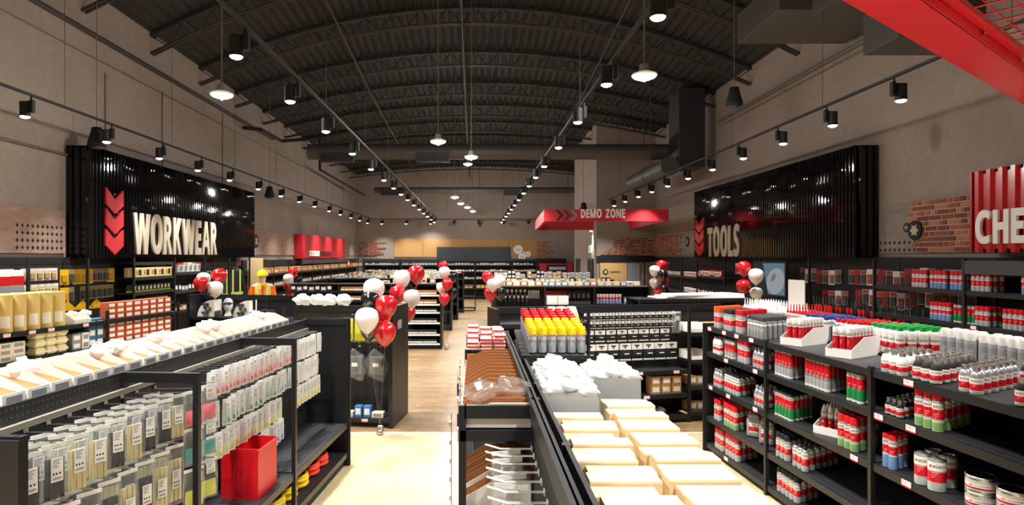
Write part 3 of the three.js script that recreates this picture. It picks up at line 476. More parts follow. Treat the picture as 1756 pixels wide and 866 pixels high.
const tx = { redMid: wrapTex(S, [[0.05, 0.22, W], [0.24, 0.62, R]]), redLow: wrapTex(S, [[0, 0.3, W], [0.34, 0.7, R], [0.9, 1, LG]], 0.16), green: wrapTex(W, [[0.12, 0.5, R], [0.5, 0.92, G]], 0.06), blue: wrapTex('#cfd8e4', [[0, 0.14, W], [0.2, 0.5, R], [0.55, 1, '#6f93c4']], 0.08),
  redTop: wrapTex('#a8adb0', [[0.02, 0.5, R], [0.9, 1, W]], 0.56), bottle: wrapTex('#cfcdc8', [[0.0, 0.34, W], [0.38, 0.78, R], [0.88, 1, LG]], 0.2), silverRed: wrapTex('#aab0b4', [[0.1, 0.3, W], [0.32, 0.66, R]], 0.2), grassy: wrapTex('#b9c4b0', [[0, 0.2, W], [0.22, 0.58, R], [0.7, 0.98, '#7fae66']], 0.12), tube: wrapTex(W, [[0.22, 0.74, R], [0.8, 1, S]], 0.12), plainGrey: wrapTex('#8d9194', [[0.05, 0.18, W]], null), tall: wrapTex('#9a9c9c', [[0, 0.1, S]], null), white: wrapTex('#eeece8', [[0.42, 0.7, R]], 0.25), tin: wrapTex('#c9c9c6', [[0.3, 0.68, W], [0.68, 0.86, R]], 0.5), yellowCan: wrapTex('#8f9296', [[0, 0.16, W], [0.4, 1, '#9aa0a4']], 0.08), black: wrapTex('#2a2c30', [[0.3, 0.6, W], [0.62, 0.8, R]], 0.46) };
can('orange', 'aerosol_can', 'aerosol can', { r: 0.033, h: 0.19, tex: tx.redMid, cap: [0.033, 0.055, M.orange, 0.96] });
can('blackcap', 'aerosol_can', 'aerosol can', { r: 0.031, h: 0.19, tex: tx.silverRed, cap: [0.03, 0.045, M.blackMatt, 0.92] });
can('redcap', 'aerosol_can', 'aerosol can', { r: 0.034, h: 0.2, tex: tx.redMid, cap: [0.034, 0.05, M.red, 0.96] });
can('greycap', 'aerosol_can', 'aerosol can', { r: 0.031, h: 0.18, tex: tx.plainGrey, cap: [0.029, 0.04, M.darkGrey, 0.9] });
can('smallwhite', 'bottle', 'bottle', { r: 0.03, h: 0.17, tex: tx.white, neck: 0.014, shoulder: 0.035, body: M.white, cap: [0.014, 0.022, M.grey] });
can('shortred', 'aerosol_can', 'aerosol can', { r: 0.034, h: 0.18, tex: tx.redTop, cap: [0.03, 0.02, M.silver] });
can('tubeclear', 'sealant_tube', 'tube', { r: 0.026, h: 0.235, shoulder: 0.004, neck: 0.025, tex: tx.redTop, cap: [0.026, 0.012, M.white] });
can('tubegreen', 'sealant_tube', 'tube', { r: 0.027, h: 0.225, shoulder: 0.004, neck: 0.026, tex: tx.green, cap: [0.027, 0.014, M.blackMatt] });
can('tubewhite', 'sealant_tube', 'tube', { r: 0.024, h: 0.21, shoulder: 0.004, neck: 0.023, tex: tx.tube, body: M.white, cap: [0.024, 0.02, M.white] });
can('cartridge', 'sealant_cartridge', 'cartridge', { r: 0.024, h: 0.2, shoulder: 0.006, neck: 0.022, tex: tx.tube, body: M.white, nozzle: [0.015, 0.1, M.white] });
can('cartridgered', 'sealant_cartridge', 'cartridge', { r: 0.024, h: 0.2, shoulder: 0.006, neck: 0.022, tex: tx.tube, body: M.white, nozzle: [0.015, 0.1, M.red] });
can('bottlewhite', 'bottle', 'bottle', { r: 0.034, h: 0.13, tex: tx.bottle, shoulder: 0.035, neck: 0.019, body: M.white, cap: [0.02, 0.026, M.tin] });
can('bottleblack', 'bottle', 'bottle', { r: 0.034, h: 0.13, tex: tx.bottle, shoulder: 0.035, neck: 0.019, body: M.blackMatt, cap: [0.02, 0.026, M.tin] });
can('bottlesilver', 'bottle', 'bottle', { r: 0.034, h: 0.14, tex: tx.bottle, shoulder: 0.035, neck: 0.019, cap: [0.02, 0.026, M.tin] });
can('bottlesmall', 'bottle', 'bottle', { r: 0.024, h: 0.1, tex: tx.bottle, shoulder: 0.025, neck: 0.013, body: M.blackMatt, cap: [0.014, 0.02, M.tin] });
can('grassy', 'aerosol_can', 'aerosol can', { r: 0.033, h: 0.205, tex: tx.grassy, cap: [0.033, 0.055, M.red, 0.94] });
can('clear', 'spray_bottle', 'bottle', { r: 0.031, h: 0.17, tex: tx.silverRed, neck: 0.016, shoulder: 0.04, cap: [0.016, 0.035, M.grey] });
can('nozzled', 'aerosol_can', 'aerosol can', { r: 0.03, h: 0.19, tex: tx.redLow, neck: 0.02, cap: [0.012, 0.03, M.blackMatt] });
can('bluetube', 'sealant_tube', 'tube', { r: 0.027, h: 0.21, shoulder: 0.004, neck: 0.026, tex: tx.blue, cap: [0.027, 0.03, M.red] });
can('talltin', 'tall_tin', 'tin', { r: 0.05, h: 0.2, shoulder: 0.006, neck: 0.048, tex: tx.redLow, seg: 20 });
can('bluecap', 'metal_bottle', 'bottle', { r: 0.036, h: 0.2, tex: tx.plainGrey, neck: 0.018, shoulder: 0.03, cap: [0.02, 0.03, M.blue] });
can('redbottle', 'metal_bottle', 'bottle', { r: 0.036, h: 0.2, tex: tx.plainGrey, neck: 0.018, shoulder: 0.03, cap: [0.021, 0.032, M.red] });
can('greencap', 'bottle', 'bottle', { r: 0.036, h: 0.21, tex: tx.white, neck: 0.022, shoulder: 0.03, body: M.white, cap: [0.024, 0.035, M.green] });
can('tallgrey', 'spray_canister', 'canister', { r: 0.036, h: 0.2, tex: tx.tall, shoulder: 0.006, neck: 0.034, cap: [0.034, 0.065, M.white, 0.75] });
can('bluebase', 'aerosol_can', 'aerosol can', { r: 0.033, h: 0.19, tex: tx.blue, cap: [0.033, 0.045, M.red] , seg: 10 });
can('redgrey', 'aerosol_can', 'aerosol can', { r: 0.033, h: 0.19, tex: tx.redMid, cap: [0.033, 0.045, M.red], seg: 10 });
can('yellowcap', 'aerosol_can', 'aerosol can', { r: 0.033, h: 0.15, tex: tx.yellowCan, cap: [0.034, 0.06, M.yellow, 0.93] });
can('redtop', 'aerosol_can', 'aerosol can', { r: 0.033, h: 0.15, tex: tx.yellowCan, cap: [0.034, 0.06, M.red, 0.93] });
for (const k of ['talltin']) CAN[k].add(mesh('lid_rim', lathe([[0.046, 0.199], [0.05, 0.199], [0.05, 0.206], [0.046, 0.206], [0.044, 0.19], [0.0005, 0.19]], 20), M.tin));
const tinT = template('paint_tin', 'tin', [['body', lathe([[0.0005, 0], [0.079, 0], [0.082, 0.004], [0.08, 0.008], [0.08, 0.082], [0.083, 0.087], [0.083, 0.094], [0.076, 0.094]], 26), M.tin], ['lid', lathe([[0.077, 0.094], [0.076, 0.084], [0.06, 0.082], [0.0005, 0.082]], 26), mat(0x2a2a2c, 0.3, 0.8)], ['label', cyl(0.0806, 0.0806, 0.06, 26, 0, 0.014, 0, true).rotateY(Math.PI), mat(0xffffff, 0.4, 0.2, { map: tx.tin })]]);
const jugT = (m, cap) => template('jug', 'jug', [['body', rbox(0.15, 0.2, 0.1, 0.025, 0, 0.1, 0, 3), m], ['shoulder', rbox(0.12, 0.05, 0.08, 0.02, -0.005, 0.21, 0, 2), m], ['handle', tube([[0.06, 0.21, 0], [0.07, 0.255, 0], [0.02, 0.265, 0], [-0.02, 0.235, 0]], 0.009, 10, 6), m], ['cap', cyl(0.02, 0.02, 0.03, 12, -0.04, 0.23, 0), cap], ['label', box(0.1, 0.11, 0.004, 0, 0.1, 0.05), mat(0xffffff, 0.5, 0, { map: tx.bottle })]]);
const jugGrey = jugT(M.grey, M.red), jugAmber = jugT(mat(0xa88a5a, 0.35), M.white), jugBlack = jugT(M.darkGrey, M.red);
const pouchT = template('sealant_pouch', 'pouch', [['sleeve', lathe([[0.0005, 0], [0.023, 0.004], [0.024, 0.02], [0.024, 0.16], [0.021, 0.18]], 12), mat(0xffffff, 0.4, 0.1, { map: tx.silverRed })], ['tip', lathe([[0.0212, 0.18], [0.012, 0.215], [0.003, 0.235], [0.0005, 0.236]], 10), M.white]]);
const traySide = (L, hf, hb) => extrude([[0, 0], [L, 0], [L, hb], [L * 0.45, hb], [0, hf]], 0.005);
const trayT = template('display_carton', 'carton', [['side_wall', traySide(0.44, 0.065, 0.16), M.paper, 0.1, 0, 0.22, PI2], ['side_wall', traySide(0.44, 0.065, 0.16), M.paper, -0.105, 0, 0.22, PI2], ['front_lip', box(0.2, 0.065, 0.005, 0, 0.0325, 0.2175), M.paper], ['back_wall', box(0.2, 0.16, 0.005, 0, 0.08, -0.2175), M.paper], ['lining', [box(0.2, 0.004, 0.43, 0, 0.004, 0), box(0.002, 0.055, 0.42, -0.0975, 0.033, 0), box(0.002, 0.055, 0.42, 0.0975, 0.033, 0)], M.carton]]);
function frame(g, x, y, z, turn) { const o = new THREE.Object3D(); o.position.set(...world(g, x, y, z)); o.rotation.y = ryOf(g) + turn; o.updateMatrixWorld(true); return o; }

// ---------------------------------------------------------------- aerosol rack
const seeI = 0.85;
function rack(lv, list) { for (const [k, s, nx, nz, dx, label, o = {}] of list) block(gI, CAN[k], s, IL[lv], -0.065, nx, nz, { dx, dz: dx * 1.05, skew: -0.5, turn: seeI, label, group: label.split(',')[0] + 's', ...o }); }
rack(4, [['orange', 0.2, 2, 5, 0.075, 'silver spray can with orange cap, top shelf'], ['blackcap', 0.44, 3, 5, 0.068, 'red silver spray can with black cap, top shelf'], ['redcap', 0.74, 2, 5, 0.075, 'silver spray can with bright red cap, top shelf'], ['greycap', 1.0, 5, 5, 0.066, 'plain grey spray can with dark cap, top shelf'],
  ['bottlewhite', 3.0, 3, 5, 0.076, 'squat white bottle with metal cap, top shelf'], ['bottleblack', 3.3, 3, 6, 0.076, 'squat black bottle with metal cap, top shelf'], ['bottlesilver', 3.68, 2, 6, 0.08, 'squat silver bottle with metal cap, top shelf'], ['bottleblack', 4.06, 3, 4, 0.078, 'black bottle at the near end of top shelf']]);
rack(3, [['smallwhite', 0.16, 3, 4, 0.066, 'slim white bottle with red band, second shelf'], ['shortred', 0.48, 3, 4, 0.074, 'broad red can, second shelf'], ['redcap', 0.78, 3, 4, 0.074, 'red capped can, second shelf'], ['clear', 1.12, 3, 3, 0.07, 'spray bottle beside post, second shelf'], ['tubeclear', 1.53, 5, 5, 0.056, 'red topped clear tube, second shelf'], ['tubeclear', 2.03, 6, 5, 0.056, 'red topped tube in wide block, second shelf'], ['tubegreen', 2.6, 3, 3, 0.06, 'green based tube beside post, second shelf'],
  ['bottlesmall', 3.02, 3, 6, 0.055, 'tiny black bottle, second shelf'], ['grassy', 3.32, 3, 5, 0.073, 'tall red capped can with green print, second shelf'], ['grassy', 4.12, 2, 3, 0.073, 'red capped can at near end, second shelf']]);
rack(2, [['clear', 0.18, 3, 4, 0.068, 'spray bottle, middle shelf'], ['nozzled', 0.46, 5, 4, 0.068, 'silver can with small black nozzle, middle shelf'], ['clear', 1.14, 3, 3, 0.07, 'spray bottle beside post, middle shelf'], ['tubegreen', 1.53, 5, 5, 0.058, 'green and red tube with black end, middle shelf'], ['grassy', 2.5, 3, 4, 0.074, 'tall red capped can, middle shelf'], ['bluetube', 3.0, 2, 3, 0.06, 'blue and red tube, middle shelf'], ['talltin', 3.34, 2, 2, 0.115, 'tall round tin with red label, middle shelf']]);
rack(1, [['redgrey', 0.2, 2, 4, 0.075, 'red capped white bottle, fourth shelf'], ['grassy', 0.45, 4, 4, 0.074, 'red capped can with green print, fourth shelf'], ['blackcap', 1.56, 3, 4, 0.07, 'black capped can, fourth shelf'], ['nozzled', 1.84, 3, 6, 0.072, 'white silver can with black nozzle, fourth shelf']]);
rack(0, [['redgrey', 0.22, 3, 4, 0.074, 'red capped can, bottom shelf'], ['redcap', 0.5, 4, 4, 0.074, 'broad red capped can, bottom shelf'], ['blackcap', 1.58, 5, 4, 0.07, 'black capped can, bottom shelf']]);
for (const [s, l, k] of [[0.92, 'grey jug with red cap between cans, fourth shelf', jugGrey], [1.18, 'second grey jug beside the post, fourth shelf', jugGrey]]) put(k, ...world(gI, s, IL[1] + 0.001, -0.15), ryOf(gI) + seeI, l, 'grey jugs');
put(jugBlack, ...world(gI, 1.52, IL[2] - 0.379, -0.42), ryOf(gI) + 1, 'dark jug with red cap behind the post, fourth shelf');
[[3.72, -0.13], [3.95, -0.12]].forEach(([s, z], i) => [0, 1].forEach((l) => put(tinT, ...world(gI, s, IL[2] + 0.001 + l * 0.0955, z), ryOf(gI) + seeI + 0.1, `wide silver paint tin, ${l ? 'upper' : 'lower'} of the ${i ? 'nearer' : 'farther'} stack`, 'paint tins')));
for (const [s, lv, kind, n, what] of [[1.52, 4, 'tubewhite', 16, 'farther top shelf carton'], [2.22, 4, 'tubewhite', 16, 'nearer top shelf carton'], [2.05, 2, 'pouch', 14, 'middle shelf carton']]) {
  const f = frame(gI, s + 0.05, IL[lv] + 0.001, -0.3, 0.5), deep = Math.floor(n / 2);
  put(trayT, ...f.position.toArray(), f.rotation.y, `white open display carton, ${what}`, 'display cartons');
  block(f, kind === 'pouch' ? pouchT : CAN[kind], -0.055, 0.007, kind === 'pouch' ? 0.14 : 0.15, 3, 7, { dx: 0.056, dz: 0.053, jit: 0.002, label: kind === 'pouch' ? 'pointed pouch in the middle shelf carton' : `white red tube in the ${what}`, group: 'tubes in ' + what, turn: 0.3 });
}
priceTags(gI, [[0.12, 1.48], [0.5, 1.48], [0.8, 1.48], [1.12, 1.48], [0.55, 1.18], [1.2, 1.18], [0.15, 0.8], [0.6, 0.8], [1.2, 0.8], [0.55, 0.1], [3.28, 1.48], [4.18, 1.48], [2.99, 1.18], [3.3, 1.18], [3.26, 0.8], [2.72, 0.8]]);
// back to back unit: goods seen over the rack
const seeI2 = -2.1;
function rack2(list) { for (const [k, d, z, nx, nz, dx, label] of list) block(gI2, CAN[k], d - 2.9, 1.48, z, nx, nz, { dx, dz: dx, skew: 0.3, turn: seeI2, label, group: label + 's' }); }
rack2([['cartridge', 7.05, -0.14, 14, 6, 0.058, 'white nozzled sealant cartridge behind the rack'], ['cartridgered', 6.6, -0.14, 7, 5, 0.058, 'red nozzled sealant cartridge behind the rack'], ['bluecap', 6.12, -0.12, 5, 5, 0.078, 'silver bottle with blue cap behind the rack'], ['redbottle', 5.62, -0.12, 5, 5, 0.078, 'silver bottle with red cap behind the rack'], ['greencap', 5.12, -0.12, 5, 5, 0.078, 'white bottle with green cap behind the rack'], ['tallgrey', 4.68, -0.2, 4, 2, 0.078, 'tall grey canister with white top, farther red tray'], ['tallgrey', 4.24, -0.2, 5, 2, 0.078, 'tall grey canister with white top, nearer red tray']]);
for (const [d, w, l] of [[4.81, 0.36, 'farther'], [4.41, 0.42, 'nearer']]) { const p = world(gI2, d - 2.9, 1.48, -0.24); const t = thing('red_tray', `shallow red plastic tray under the ${l} grey canisters`, 'tray', p, ryOf(gI2)); part(t, 'tray_rim', [box(w, 0.03, 0.006, 0, 0.018, 0.11), box(w, 0.03, 0.006, 0, 0.018, -0.11), box(0.006, 0.03, 0.22, w / 2, 0.018, 0), box(0.006, 0.03, 0.22, -w / 2, 0.018, 0)], M.red); }

// ---------------------------------------------------------------- clear bags
function pillow(w, h, t, n = 5) {
  const g = new THREE.BoxGeometry(w, h, t, n, n + 1, 1), p = g.attributes.position;
  for (let i = 0; i < p.count; i++) { const x = p.getX(i) / w * 2, y = p.getY(i) / h * 2, k = (1 - Math.abs(x) ** 3) * (1 - Math.abs(y) ** 3); const wob = 0.5 + 0.5 * Math.sin(x * 5.1 + y * 3.7 + h * 90); p.setZ(i, p.getZ(i) * (0.06 + 0.94 * k * (0.75 + 0.5 * wob * 0.5))); p.setX(i, p.getX(i) * (1 - 0.08 * Math.max(0, y) - 0.03 * wob)); }
  g.computeVertexNormals(); return g.translate(0, -h / 2, 0);
}
const film = phys(0xfafcfc, 0.1, { transmission: 0.93, thickness: 0, ior: 1.35 }), filmMilky = phys(0xf6f8f8, 0.35, { transmission: 0.5, thickness: 0, ior: 1.35 });
const slipTex = canvasTex(64, 96, (c) => { c.fillStyle = '#dcdad8'; c.fillRect(0, 0, 64, 96); c.fillStyle = '#666'; for (let i = 0; i < 5; i++) c.fillRect(8, 8 + i * 7, 44 - (i * 13) % 20, 3); c.fillStyle = '#222'; c.fillRect(8, 60, 10, 8); c.fillRect(24, 60, 10, 8); c.fillRect(42, 60, 10, 8); for (let i = 0; i < 14; i++) c.fillRect(8 + i * 3.4, 78, 1 + i % 2, 10); });
const slipM = mat(0xffffff, 0.7, 0, { map: slipTex });
const strands = (w, h, n, t = 0.012) => { const g = []; for (let i = 0; i < n; i++) g.push(box(w / n * 0.72, h, t * (0.7 + 0.3 * ((i * 7) % 3) / 2), -w / 2 + (i + 0.5) * w / n, -h / 2, ((i * 5) % 3 - 1) * 0.003)); return join(g); };
function bagT(w, h, fill, o = {}) {
  const parts = [['pouch', pillow(w, h, o.t ?? 0.035), o.milky ? filmMilky : film], ['header', box(w * 0.9, 0.02, 0.002, 0, -0.008, 0), M.paper]];
  if (fill) parts.push(['contents', o.coil ? pillow(w * 0.8, h * 0.42, 0.03).translate(0, -h * 0.53, 0) : strands(w * 0.66, h * 0.68, 9).translate(0, -h * 0.24, 0), fill]);
  if (o.slip !== 0) parts.push(['paper_slip', box(w * 0.42, h * (o.slip ?? 0.4), 0.002, o.sx ?? 0, -h * (o.sy ?? 0.42), (o.t ?? 0.035) / 2 + 0.002), slipM]);
  return template('clear_bag', 'bag', parts);
}
const tieBlack = mat(0x17181a, 0.45), tieCream = mat(0xd8c896, 0.5), pink = mat(0xd85a68, 0.5), teal = mat(0x2f8f88, 0.5), lime = mat(0xc2c030, 0.5), skyB = mat(0x4a90c8, 0.5);
const BAG = { black: bagT(0.125, 0.27, tieBlack), cream: bagT(0.125, 0.28, tieCream), creamL: bagT(0.13, 0.36, tieCream, { sy: 0.55, slip: 0.3 }), blackL: bagT(0.13, 0.36, tieBlack, { sy: 0.5, slip: 0.3 }), pink: bagT(0.085, 0.19, pink, { coil: 1, milky: 1, slip: 0.34, sy: 0.3 }), teal: bagT(0.085, 0.19, teal, { coil: 1, milky: 1, slip: 0.34, sy: 0.3 }), blue: bagT(0.085, 0.19, skyB, { coil: 1, milky: 1, slip: 0.34, sy: 0.3 }), lime: bagT(0.085, 0.19, lime, { coil: 1, milky: 1, slip: 0.34, sy: 0.3 }), white: bagT(0.085, 0.2, null, { milky: 1, slip: 0.3, sy: 0.35 }), pinkL: bagT(0.16, 0.24, pink, { coil: 1, slip: 0.25, sy: 0.2, t: 0.06 }), tealL: bagT(0.16, 0.24, teal, { coil: 1, slip: 0.25, sy: 0.2, t: 0.06 }), limeL: bagT(0.16, 0.26, lime, { coil: 1, slip: 0.25, sy: 0.2, t: 0.06 }) };
const hookGeo = join([rod([-0.006, 0, 0], [-0.006, 0.01, 0.3], 0.0022, 5), rod([0.006, 0, 0], [0.006, 0.01, 0.3], 0.0022, 5), rod([-0.006, 0.01, 0.3], [0.006, 0.01, 0.3], 0.003, 5), box(0.03, 0.02, 0.004, 0, 0.01, 0)]);
const hookShort = hookGeo.clone().scale(1, 1, 0.62);
function hang(g, t, x, y, z, turn, label, group) { put(t, ...world(g, x, y, z), ryOf(g) + turn, label, group); }
const sA = (d) => d - 2.43;
{ // first bay: long ties in two rows
  const up = ['cream', 'black', 'black', 'cream', 'cream', 'black', 'cream', 'black', 'black', 'cream'];
  up.forEach((k, i) => { const x = 0.12 + i * 0.145; part(gA, 'hook', hookGeo, M.chrome, x, 1.46, -0.46);
    for (let j = 0; j < 3; j++) hang(gA, BAG[k], x + rr(-0.01, 0.01), 1.455, -0.2 - j * 0.085, -0.42 + rr(-0.1, 0.1), `bag of ${k === 'black' ? 'black' : 'cream'} cable ties, upper row, ${ORD[i]} hook, ${j ? (j === 1 ? 'second' : 'rear') : 'front'}`, 'cable ties, upper row'); });
  const lo = ['black', 'creamL', 'blackL', 'blackL', 'blackL', 'creamL', 'blackL', 'creamL', 'creamL'];
  lo.forEach((k, i) => { const x = 0.16 + i * 0.15; part(gA, 'hook', hookGeo, M.chrome, x, 1.17, -0.46);
    for (let j = 0; j < 2; j++) hang(gA, BAG[k], x, 1.165, -0.18 - j * 0.1, -0.42 + rr(-0.1, 0.1), `bag of ${k[0] === 'b' ? 'black' : 'cream'} cable ties, lower row, ${ORD[i]} hook, ${j ? 'rear' : 'front'}`, 'cable ties, lower row'); });
  [['pinkL', 1.44], ['tealL', 1.2], ['limeL', 0.94]].forEach(([k, y], i) => [1.62, 1.8].forEach((x, j) => { part(gA, 'hook', hookGeo, M.chrome, x, y + 0.005, -0.46); hang(gA, BAG[k], x, y, -0.2, -0.45, `big clear bag of ${['pink', 'teal', 'yellow green'][i]} plugs, ${j ? 'farther' : 'nearer'} of the pair`, 'big plug bags'); }));
}
{ // second and third bay: four rows of small bags
  const rows = [[1.49, 'pink'], [1.26, 'teal'], [1.04, 'lime'], [0.83, 'blue']];
  rows.forEach(([y, k], r) => { let i = 0; for (let x = 1.98; x < 4.35; x += 0.1, i++) {
    if (r === 3 && (x < 2.75 || x > 3.3)) continue;
    if (r === 2 && x > 3.2 && x < 3.5) continue;
    const q = x > 3.6 ? (r === 1 ? 'white' : r === 0 ? 'white' : k) : k;
    part(gA, 'hook', hookShort, M.chrome, x, y + 0.005, -0.46);
    hang(gA, BAG[q], x, y, -0.27 + rr(-0.02, 0.02), -0.42 + rr(-0.15, 0.15), `small bag with ${q === 'white' ? 'white' : q === 'lime' ? 'yellow green' : q} contents, ${ORD[r]} row, ${i < 20 ? ORD[i] + ' hook from the camera' : ORD[24 - i] + ' hook from the end panel'}`, 'small plug bags'); } });
  const rb = thing('red_bin', 'red plastic bin on the lower shelf of the cable tie gondola', 'bin', world(gA, 2.5, 0.471, -0.22), ryOf(gA));
  part(rb, 'bin_shell', [box(0.36, 0.36, 0.008, 0, 0.18, 0.14), box(0.36, 0.4, 0.008, 0, 0.2, -0.14), box(0.008, 0.38, 0.28, 0.18, 0.19, 0), box(0.008, 0.38, 0.28, -0.18, 0.19, 0), box(0.36, 0.008, 0.28, 0, 0.004, 0)], M.red); part(rb, 'bin_rim', box(0.37, 0.014, 0.02, 0, 0.363, 0.145), M.red);
}
// coils of cord on the lowest shelf
const coilT = (m, n) => { const g = []; for (let i = 0; i < 4; i++) g.push(new THREE.TorusGeometry(0.085 - (i % 2) * 0.006, 0.02, 6, 16).rotateX(PI2 + (i - 1.5) * 0.04).scale(1.25, 1, 1).translate((i % 2) * 0.012, 0.022 + i * 0.026, 0)); return template('cord_coil', 'coil', [['coil_loops', g, m], ['tie_band', box(0.02, 0.12, 0.06, 0.1, 0.06, 0), M.blackMatt]]); };
const coilY = coilT(mat(0xe8c400, 0.5)), coilR = coilT(mat(0xe83818, 0.5));
[[4.1, 'R', 'beside the end panel'], [3.82, 'R', 'next after the end panel'], [3.5, 'Y', 'next to the orange red coils'], [3.2, 'Y', 'in the middle of the row'], [2.9, 'Y', 'nearest the cartons'], [2.62, 'Y', 'nearest the camera']].forEach(([x, c, w]) => put(c === 'R' ? coilR : coilY, ...world(gA, x, 0.151, -0.2), ryOf(gA) + rr(-0.5, 0.5), `${c === 'R' ? 'orange red' : 'yellow'} cord coil ${w}, bottom shelf`, 'cord coils'));
const boxLabelTex = canvasTex(128, 96, (c) => { c.fillStyle = '#b98750'; c.fillRect(0, 0, 128, 96); c.fillStyle = '#efece6'; c.fillRect(22, 26, 84, 44); c.fillStyle = '#c81020'; c.fillRect(28, 32, 16, 14); c.fillStyle = '#444'; for (let i = 0; i < 4; i++) c.fillRect(50, 33 + i * 8, 46 - (i * 11) % 17, 3); });
const boxLabelM = mat(0xffffff, 0.8, 0, { map: boxLabelTex });
const cartonT = (w, h, d, m = M.kraft, front = boxLabelM) => template('carton', 'carton', [['box_body', rbox(w, h, d, 0.004, 0, h / 2, 0), m], ['flap', box(w * 0.98, 0.003, d / 2 - 0.004, 0, h + 0.001, d / 4), m], ['flap', box(w * 0.98, 0.003, d / 2 - 0.004, 0, h + 0.001, -d / 4), m], ['front_label', box(w * 0.7, h * 0.6, 0.002, 0, h * 0.5, d / 2), front]]);
const cartonSmall = cartonT(0.26, 0.24, 0.3);
put(cartonSmall, ...world(gA, 2.2, 0.151, -0.22), ryOf(gA), 'brown carton on the bottom shelf before the coils');

// open bins along the top behind the pegboard
const binSide = extrude([[0, 0], [0.32, 0], [0.32, 0.12], [0.16, 0.19], [0, 0.19]], 0.005);
const binT = template('open_bin_box', 'box', [['front_wall', box(0.148, 0.19, 0.006, 0, 0.095, 0.16), M.paper], ['back_wall', box(0.148, 0.12, 0.006, 0, 0.06, -0.16), M.paper], ['side_wall', binSide, M.paper, 0.072, 0, 0.16, PI2], ['side_wall', binSide, M.paper, -0.077, 0, 0.16, PI2], ['inner_card', box(0.142, 0.004, 0.3, 0, 0, 0).rotateX(-0.22).translate(0, 0.135, 0), M.brownIn], ['end_tag', box(0.1, 0.035, 0.002, 0, 0.09, -0.164), M.grey]]);
for (let i = 0; i < 27; i++) put(binT, ...world(gA2, 4.5 - i * 0.165, 1.501, -0.2), ryOf(gA2) + rr(-0.03, 0.03), `open white box with brown inside behind the pegboard, ${ORD[i] || ORD[i - 19] + ' to last'} along the row`, 'open bin boxes');
const crumple = (w, h, d, s) => { const g = new THREE.SphereGeometry(0.5, 14, 10), p = g.attributes.position; for (let i = 0; i < p.count; i++) { const x = p.getX(i), y = p.getY(i), z = p.getZ(i), k = 1 + 0.2 * Math.sin(x * 9 + s) * Math.sin(y * 11 + s * 2) + 0.13 * Math.sin(z * 13 + s * 3 + x * 5); p.setXYZ(i, x * w * k, Math.max(-0.42, y) * h * k, z * d * k); } g.computeVertexNormals(); return g.translate(0, h * 0.42, 0); };
const polyT = [0, 1, 2].map((s) => template('poly_bag', 'bag', [['crumpled_film', crumple(0.13, 0.085, 0.15, s * 2 + 1), filmMilky], ['paper_insert', box(0.06, 0.05, 0.002, 0.01, 0.068, 0.02).rotateX(-0.5), M.paper]]));
[0.3, 0.95, 1.6, 1.75, 2.25, 2.9, 3.05, 4.0].forEach((x, i) => put(polyT[i % 3], ...world(gA2, 4.5 - x, 1.66, -0.17), i * 1.3, `crumpled white plastic bag on the open boxes, ${ORD[i]} from the camera`, 'crumpled bags on boxes'));
// ---------------------------------------------------------------- centre gondola goods
const pickSide = (t) => extrude([[0, 0], [0.35, 0], [0.35, 0.115], [0.14, 0.115], [0, 0.035]], t);
const pickT = template('picking_box', 'box', [['end_wall', pickSide(0.004), M.brownIn, -0.056, 0, 0.175, PI2], ['end_wall', pickSide(0.004), M.brownIn, 0.052, 0, 0.175, PI2], ['back_wall', box(0.11, 0.115, 0.004, 0, 0.0575, -0.175), M.paper], ['front_wall', box(0.11, 0.035, 0.004, 0, 0.0175, 0.173), M.paper], ['base', box(0.11, 0.003, 0.35, 0, 0.003, 0), M.brownIn]]);
const pickWhite = template('picking_box', 'box', [['end_wall', pickSide(0.004), M.paper, 0.052, 0, 0.175, PI2], ['end_wall', pickSide(0.004), M.brownIn, -0.056, 0, 0.175, PI2], ['back_wall', box(0.11, 0.115, 0.004, 0, 0.0575, -0.175), M.paper], ['front_wall', box(0.11, 0.035, 0.004, 0, 0.0175, 0.173), M.paper], ['base', box(0.11, 0.003, 0.35, 0, 0.003, 0), M.brownIn]]);
for (let i = 0; i < 14; i++) put(i === 13 ? pickWhite : pickT, ...world(gHL, 0.98 + i * 0.124, 1.501, -0.185), ryOf(gHL), `brown divided box on the centre gondola, ${ORD[13 - i]} from the camera`, 'divided boxes on top');
for (let i = 0; i < 4; i++) put(i > 1 ? pickWhite : pickT, ...world(gHL, 2.06 + i * 0.17, 1.121, -0.185), ryOf(gHL), `divided box on the lower level below the frame bar, ${ORD[3 - i]} from the camera`, 'divided boxes on the lower level');
const looseFilm = template('poly_bag', 'bag', [['crumpled_film', crumple(0.17, 0.1, 0.17, 5), film], ['paper_insert', box(0.05, 0.04, 0.002, 0.01, 0.06, 0.02).rotateX(-0.5), M.paper]]);
[[2.5, 0.1, 0], [2.42, 0.26, 1]].forEach(([x, z, i]) => put(looseFilm, ...world(gHL, x, 1.6, -z), 1 + i, `crumpled clear bag in the nearest divided boxes, ${i ? 'inner' : 'aisle side'}`));
const hookWhite = join([rod([-0.007, 0, 0], [-0.007, 0.0, 0.14], 0.0019, 5), rod([0.007, 0, 0], [0.007, 0, 0.14], 0.0019, 5), rod([-0.007, 0, 0.14], [-0.007, 0.02, 0.21], 0.0019, 5), rod([0.007, 0, 0.14], [0.007, 0.02, 0.21], 0.0019, 5), rod([-0.008, 0.02, 0.21], [0.008, 0.02, 0.21], 0.0022, 5), box(0.03, 0.02, 0.004, 0, 0, 0)]);
const wireWhite = mat(0xdcdcda, 0.3, 0.3);
const bigClear = bagT(0.15, 0.3, null, { t: 0.05, slip: 0.2, sy: 0.3 }), bigPink = bagT(0.15, 0.3, mat(0xd8b0a8, 0.6), { t: 0.05, slip: 0, coil: 1 });
